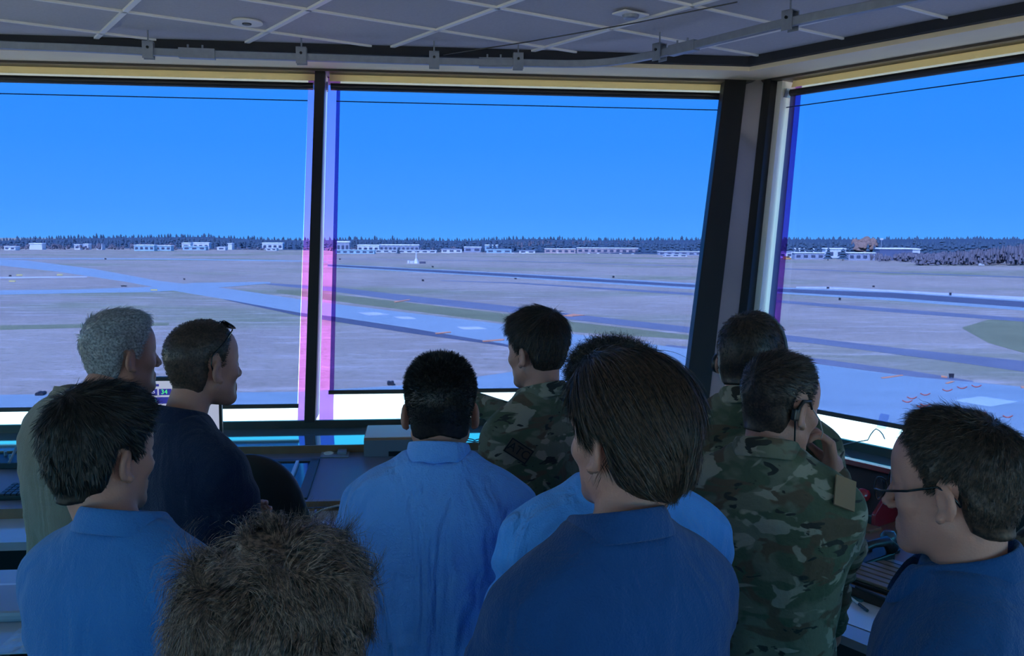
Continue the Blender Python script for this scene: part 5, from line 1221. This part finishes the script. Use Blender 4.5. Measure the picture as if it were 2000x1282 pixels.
p3 = person('dark-haired man in a mid-blue polo at the lower left, back to the viewer', 200, 900, 1.67, -15, -28, -4, 0, hz=1.63, hoff=(-0.065, 0, 0), skin=(0.48, 0.29, 0.22), shirt=c_polo, arms=cross_arms, ctype='polo', seed=13, wx=1.0, wy=1.1,
       hair=H(n=14000, len=(0.016, 0.026), th=0.014, top=0.022, lift=0.10, jit=0.12, nape=-0.005, seg=4, grav=0.2, lump=0.004), hcol=blk, sleeves='short')
p5 = person('man in a pale blue dress shirt with spiky cropped dark hair, centre left', 860, 812, 2.05, -3, 4, 0, 0, hz=1.612, skin=(0.46, 0.28, 0.21), shirt=c_light, ctype='dress', seed=15, wx=1.02, wy=1.05,
       hair=H(n=14000, len=(0.002, 0.013), lift=0.85, th=0.005, top=0.010, fade=0.06, nape=0.04), hcol=blk, fold=0.013)
point = {-1: ((-0.235, -0.03, 1.13), (-0.20, 0.14, 0.98), (0.3, 0.8, -0.3)), 1: ((0.15, 0.28, 1.36), (0.10, 0.55, 1.41), (-0.1, 1, 0.05), (0, 0, -1), 0.3)}
p6 = person('young airman in camouflage stretching his arm out to the left to point', 1048, 695, 2.90, 40, 46, -4, 0, skin=(0.50, 0.30, 0.23), shirt=c_camo, arms=point, sleeves='baggy', ctype='jacket', seed=16, wx=0.98,
       hair=H(n=14000, len=(0.010, 0.040), th=0.008, top=0.024, lift=0.08, jit=0.08, fade=0.03, seg=5, grav=0.5, nape=0.016, bulk=[((0, -0.012, 0.068), (0.084, 0.105, 0.090))]), hcol=((0.012, 0.007, 0.005), (0.06, 0.032, 0.020)), trous=c_camo2)
p7 = person('man in a sky blue shirt with dark curly hair, mostly hidden behind the long-haired man', 1200, 818, 1.80, 8, 25, 0, 0, skin=(0.46, 0.28, 0.21), shirt=c_light2, arms=cross_arms, ctype='dress', seed=17, wx=1.08, wy=1.1,
       hair=H(n=12000, len=(0.02, 0.032), th=0.014, top=0.024, lift=0.7, curl=0.9, seg=6, jit=0.4, clump=10), hcol=dkbr, fold=0.013)
p8 = person('man with thick brown collar-length hair in a dark blue polo, centre right', 1228, 872, 1.44, 24, 36, 0, 0, hoff=(0.035, 0, 0), skin=(0.52, 0.31, 0.24), shirt=c_polo2, arms=cross_arms, ctype='polo', seed=18, wx=0.94, wy=1.1,
       hair=H(n=26000, len=(0.030, 0.065), th=0.014, top=0.022, seg=7, lift=0.05, flow=(0, -0.95, -0.35), flowmix=0.25, grav=0.6, jit=0.06, w=0.0006, nape=-0.014, hug=0.3, clumpjit=0.05, margin=0.004, bulk=[((0, -0.046, 0.008), (0.084, 0.066, 0.078)), ((0, -0.012, 0.06), (0.087, 0.098, 0.090)), ((0, -0.058, -0.02), (0.074, 0.052, 0.052))]),
       hcol=((0.010, 0.007, 0.006), (0.075, 0.045, 0.028)), sleeves='short')
p9 = person('airman in camouflage with a headset band, standing against the corner post', 1466, 716, 2.45, -18, -38, -8, 0, hz=1.605, skin=(0.48, 0.29, 0.22), shirt=c_camo, sleeves='baggy', ctype='jacket', seed=19, wx=1.05,
       hair=H(n=9000, len=(0.003, 0.012), th=0.005, top=0.012, fade=0.045, lift=0.12, nape=0.018), hcol=((0.012, 0.008, 0.006), (0.055, 0.032, 0.022)), trous=c_camo2)
mouth = {-1: ((-0.25, 0.0, 1.14), (-0.16, 0.22, 1.08), (0.5, 0.8, 0)), 1: ((0.18, 0.26, 1.21), (0.150, 0.19, 1.425), (-0.20, -0.02, 1), (-0.9, -0.25, 0), 0.75)}
p10 = person('airman in camouflage with a black ear hook, raising his hand to his mouth', 1522, 803, 2.15, -22, -60, -10, 0, hz=1.605, lean=0.05, hoff=(0.02, 0, 0), skin=(0.50, 0.31, 0.24), shirt=c_camo, arms=mouth, sleeves='baggy', ctype='jacket', seed=20, wx=0.98, wy=1.05,
       hair=H(n=10000, len=(0.002, 0.022), th=0.004, top=0.013, fade=0.07, lift=0.12, jit=0.1, flow=(0, 1, 0.1), flowmix=0.5, nape=0.014), hcol=((0.014, 0.009, 0.008), (0.055, 0.033, 0.025)), trous=c_camo2)
p11 = person('man with glasses and receding brown hair in a blue polo at the right, in profile', 1864, 965, 1.44, 64, 47, -6, 0, skin=(0.54, 0.33, 0.26), shirt=c_polo3, ctype='polo', seed=21, wx=1.0, wy=1.1,
       hair=H(n=20000, len=(0.006, 0.026), th=0.007, top=0.013, lift=0.12, recede=0.024, seg=5, bald=0.5, curl=0.35, w=0.0005, jit=0.12, margin=0.008), hcol=((0.014, 0.009, 0.007), (0.07, 0.043, 0.030)), sleeves='short')
p12 = person('camouflaged airman cut off by the right edge of the picture', 2120, 885, 2.0, 20, 10, 0, 0, skin=(0.48, 0.29, 0.22), shirt=c_camo2, sleeves='baggy', ctype='jacket', seed=22, hair=H(n=3000), hcol=dkbr, trous=c_camo2)
p4 = person('curly brown-haired person nearest the viewer, only the top of the head showing', 545, 1292, 1.00, 0, 0, -10, 0, skin=(0.50, 0.31, 0.24), shirt=c_dark, arms=cross_arms, ctype='crew', seed=14,
       hair=H(n=44000, len=(0.045, 0.075), th=0.026, top=0.030, lift=0.08, curl=0.30, follow=0.45, seg=9, jit=0.06, w=0.00042, clump=420, clumpjit=0.42, grav=0.3, hug=0.6, lump=0.012, whorl=(0.01, -0.06, 0.12)), hcol=((0.030, 0.020, 0.016), (0.26, 0.175, 0.135)), sleeves='short')

# ------------------------------------------------------------------ worn and held things
def put4(o, M4): o.matrix_world = M4
m_gl = mat('spectacle_black', (0.01, 0.01, 0.012), 0.2)
def specs(HF, label, name, tint, up=False, rim=True):
    t = empty(name); put4(t, HF)
    y0 = 0.116
    def bent(pts): return pts
    for q in (-1, 1):
        ring = [(q*0.033+0.026*math.cos(a), y0-0.004*abs(math.cos(a)), 0.006+0.019*math.sin(a)) for a in np.linspace(0, 2*PI, 25)]
        MB().tube(ring, 0.0017, 6, caps=False).build('rim', m_gl, t, smooth=True)
        MB().add([(q*0.033+0.025*math.cos(a), y0-0.002, 0.006+0.018*math.sin(a)) for a in np.linspace(0, 2*PI, 20)[:-1]], [tuple(range(19))]).build('lens', tint, t)
        MB().tube([(q*0.059, y0-0.004, 0.010), (q*0.073, y0-0.02, 0.011), (q*0.079, 0.05, 0.016), (q*0.083, 0.0, 0.028), (q*0.086, -0.022, 0.018), (q*0.084, -0.035, -0.002)], 0.0022, 6).build('temple_arm', m_gl, t, smooth=True)
    MB().tube([(-0.009, y0, 0.012), (0, y0+0.003, 0.015), (0.009, y0, 0.012)], 0.0016, 6).build('bridge', m_gl, t)
    tag(t, label, 'glasses'); return t
hf = head_frame(p11[1], p11[2]); specs(hf, 'black-rimmed glasses worn by the man at the right in profile', 'eyeglasses', film('clear_lens', (0.9, 0.92, 0.95), 0.08, 0.02))
hf = head_frame(p2[1], p2[2]) @ Matrix.Translation((0, -0.004, 0.030)) @ Matrix.Rotation(R(52), 4, 'X')
specs(hf, 'black sunglasses pushed up on the cropped head of the navy-shirted man', 'sunglasses', mat('dark_lens', (0.004, 0.004, 0.006), 0.08, 0.8))
# ear hook headset
t = empty('ear_hook_headset'); put4(t, head_frame(p10[1], p10[2]))
MB().tube([(0.088, 0.012, 0.020), (0.090, 0.0, 0.038), (0.088, -0.020, 0.036), (0.085, -0.034, 0.012), (0.083, -0.034, -0.012)], [0.003, 0.004, 0.005, 0.006, 0.005], 8).build('hook', M_blackp, t, smooth=True)
MB().box((0.076, -0.045, -0.012), (0.090, -0.026, 0.016)).build('receiver', M_blackp, t, bevel=0.004)
MB().tube([(0.089, 0.012, 0.022), (0.085, 0.05, -0.005), (0.070, 0.085, -0.035), (0.055, 0.100, -0.050)], 0.0014, 6).build('mic_boom', mat('boom_grey', (0.4, 0.4, 0.42), 0.4), t)
MB().tube([(0.084, -0.034, -0.012), (0.080, -0.02, -0.06), (0.065, 0.0, -0.11), (0.07, 0.03, -0.15), (0.09, 0.06, -0.17)], 0.0022, 6).build('cord', M_blackp, t)
tag(t, 'black ear hook headset with thin boom on the airman touching his mouth', 'headset')
t = empty('headband_headset'); put4(t, head_frame(p9[1], p9[2]))
MB().tube([(0.094*math.cos(a), 0.004, 0.035+0.112*math.sin(a)) for a in np.linspace(-0.2, PI+0.2, 26)], 0.0045, 8).build('headband', mat('band_grey', (0.10, 0.13, 0.17), 0.35), t, smooth=True)
for q in (-1, 1): MB().lathe([(0.026, -0.008), (0.028, 0.0), (0.022, 0.009)], 18, Matrix.Translation((q*0.094, 0.0, 0.0)) @ Matrix.Rotation(PI/2, 4, 'Y')).build('ear_pad', M_blackp, t, smooth=True)
tag(t, 'slim headband headset on the airman by the corner post', 'headset')
# shoulder patches
def patch_on(P, px, py, grp_name, w_, h_, m_, txt=None):
    """small cloth patch lying on the sleeve surface where that pixel's ray meets the uniform"""
    dg = bpy.context.evaluated_depsgraph_get(); d = Vector(ray(px, py)).normalized(); ok, loc, nrm, _, ob, _ = SC.ray_cast(dg, Vector(CAM), d)
    if not ok: return
    nrm = nrm.normalized(); M4 = frame_at(loc+nrm*0.006, Vector((0.75, 0.35, -0.55)), nrm)
    root = P[0]; inv_ = P[2].inverted()
    o = MB().box((-w_/2, -h_/2, -0.004), (w_/2, h_/2, 0.001), inv_ @ M4).build(grp_name, m_, root)
    if txt:
        b = MB()
        for lo, hi in (((-w_/2, -h_/2, 0.001), (w_/2, -h_/2+0.004, 0.0025)), ((-w_/2, h_/2-0.004, 0.001), (w_/2, h_/2, 0.0025)), ((-w_/2, -h_/2, 0.001), (-w_/2+0.004, h_/2, 0.0025)), ((w_/2-0.004, -h_/2, 0.001), (w_/2, h_/2, 0.0025))): b.box(lo, hi, inv_ @ M4)
        b.build('border', mat('patch_black', (0.012, 0.01, 0.01), 0.8), o)
        text_mesh('lettering', txt, h_*0.78, inv_ @ M4 @ Matrix.Translation((0, 0, 0.002)), mat('patch_black', (0.012, 0.01, 0.01)), o, 0.0006)
bpy.context.view_layer.update()
patch_on(p6, 1012, 880, 'shoulder_patch', 0.085, 0.050, mat('patch_brown', (0.10, 0.065, 0.045), 0.9), 'ATC')
patch_on(p10, 1648, 965, 'shoulder_patch', 0.050, 0.075, mat('patch_tan', (0.28, 0.18, 0.11), 0.9))
# dark chair between the people and the left console, and the high-back chair in the foreground
def chair(x, y, rz, h_, label, z_=0.48):
    t = empty('office_chair', (x, y, 0), rz); mb_ = mat('chair_black', (0.010, 0.010, 0.013), 0.55)
    S = SDF((-0.32, -0.18, h_-0.62), (0.32, 0.18, h_+0.05), 0.012); S.ell((0, 0, h_-0.30), (0.24, 0.06, 0.31)); S.ell((0, 0.02, h_-0.14), (0.17, 0.055, 0.14), 0.05); V, Q = S.mesh(); arr_mesh('backrest', V, Q, mb_, t)
    S = SDF((-0.32, -0.05, z_-0.1), (0.32, 0.6, z_+0.1), 0.012); S.ell((0, 0.26, z_), (0.26, 0.25, 0.055)); V, Q = S.mesh(); arr_mesh('seat', V, Q, mb_, t)
    MB().tube([(0, 0.0, h_-0.45), (0, -0.04, z_+0.02), (0, 0.2, z_-0.03)], 0.02, 8).build('back_support', M_blackp, t); MB().tube([(0, 0.25, 0.08), (0, 0.25, z_-0.03)], 0.028, 10).build('column', M_metal, t)
    for i in range(5):
        a = i*2*PI/5; e = (0.30*math.cos(a), 0.25+0.30*math.sin(a)); MB().tube([(0, 0.25, 0.10), (e[0], e[1], 0.075)], [0.024, 0.016], 8).build('base_leg', M_blackp, t)
        MB().tube([(e[0]-0.012, e[1], 0.031), (e[0]+0.012, e[1], 0.031)], 0.03, 12).build('castor', M_blackp, t)
    tag(t, label, 'chair')
q = at(500, 950, 3.25); chair(q[0]-0.02, q[1], R(-8), float(at(505, 897, 3.25)[2]), 'black office chair half hidden behind the navy-shirted man')
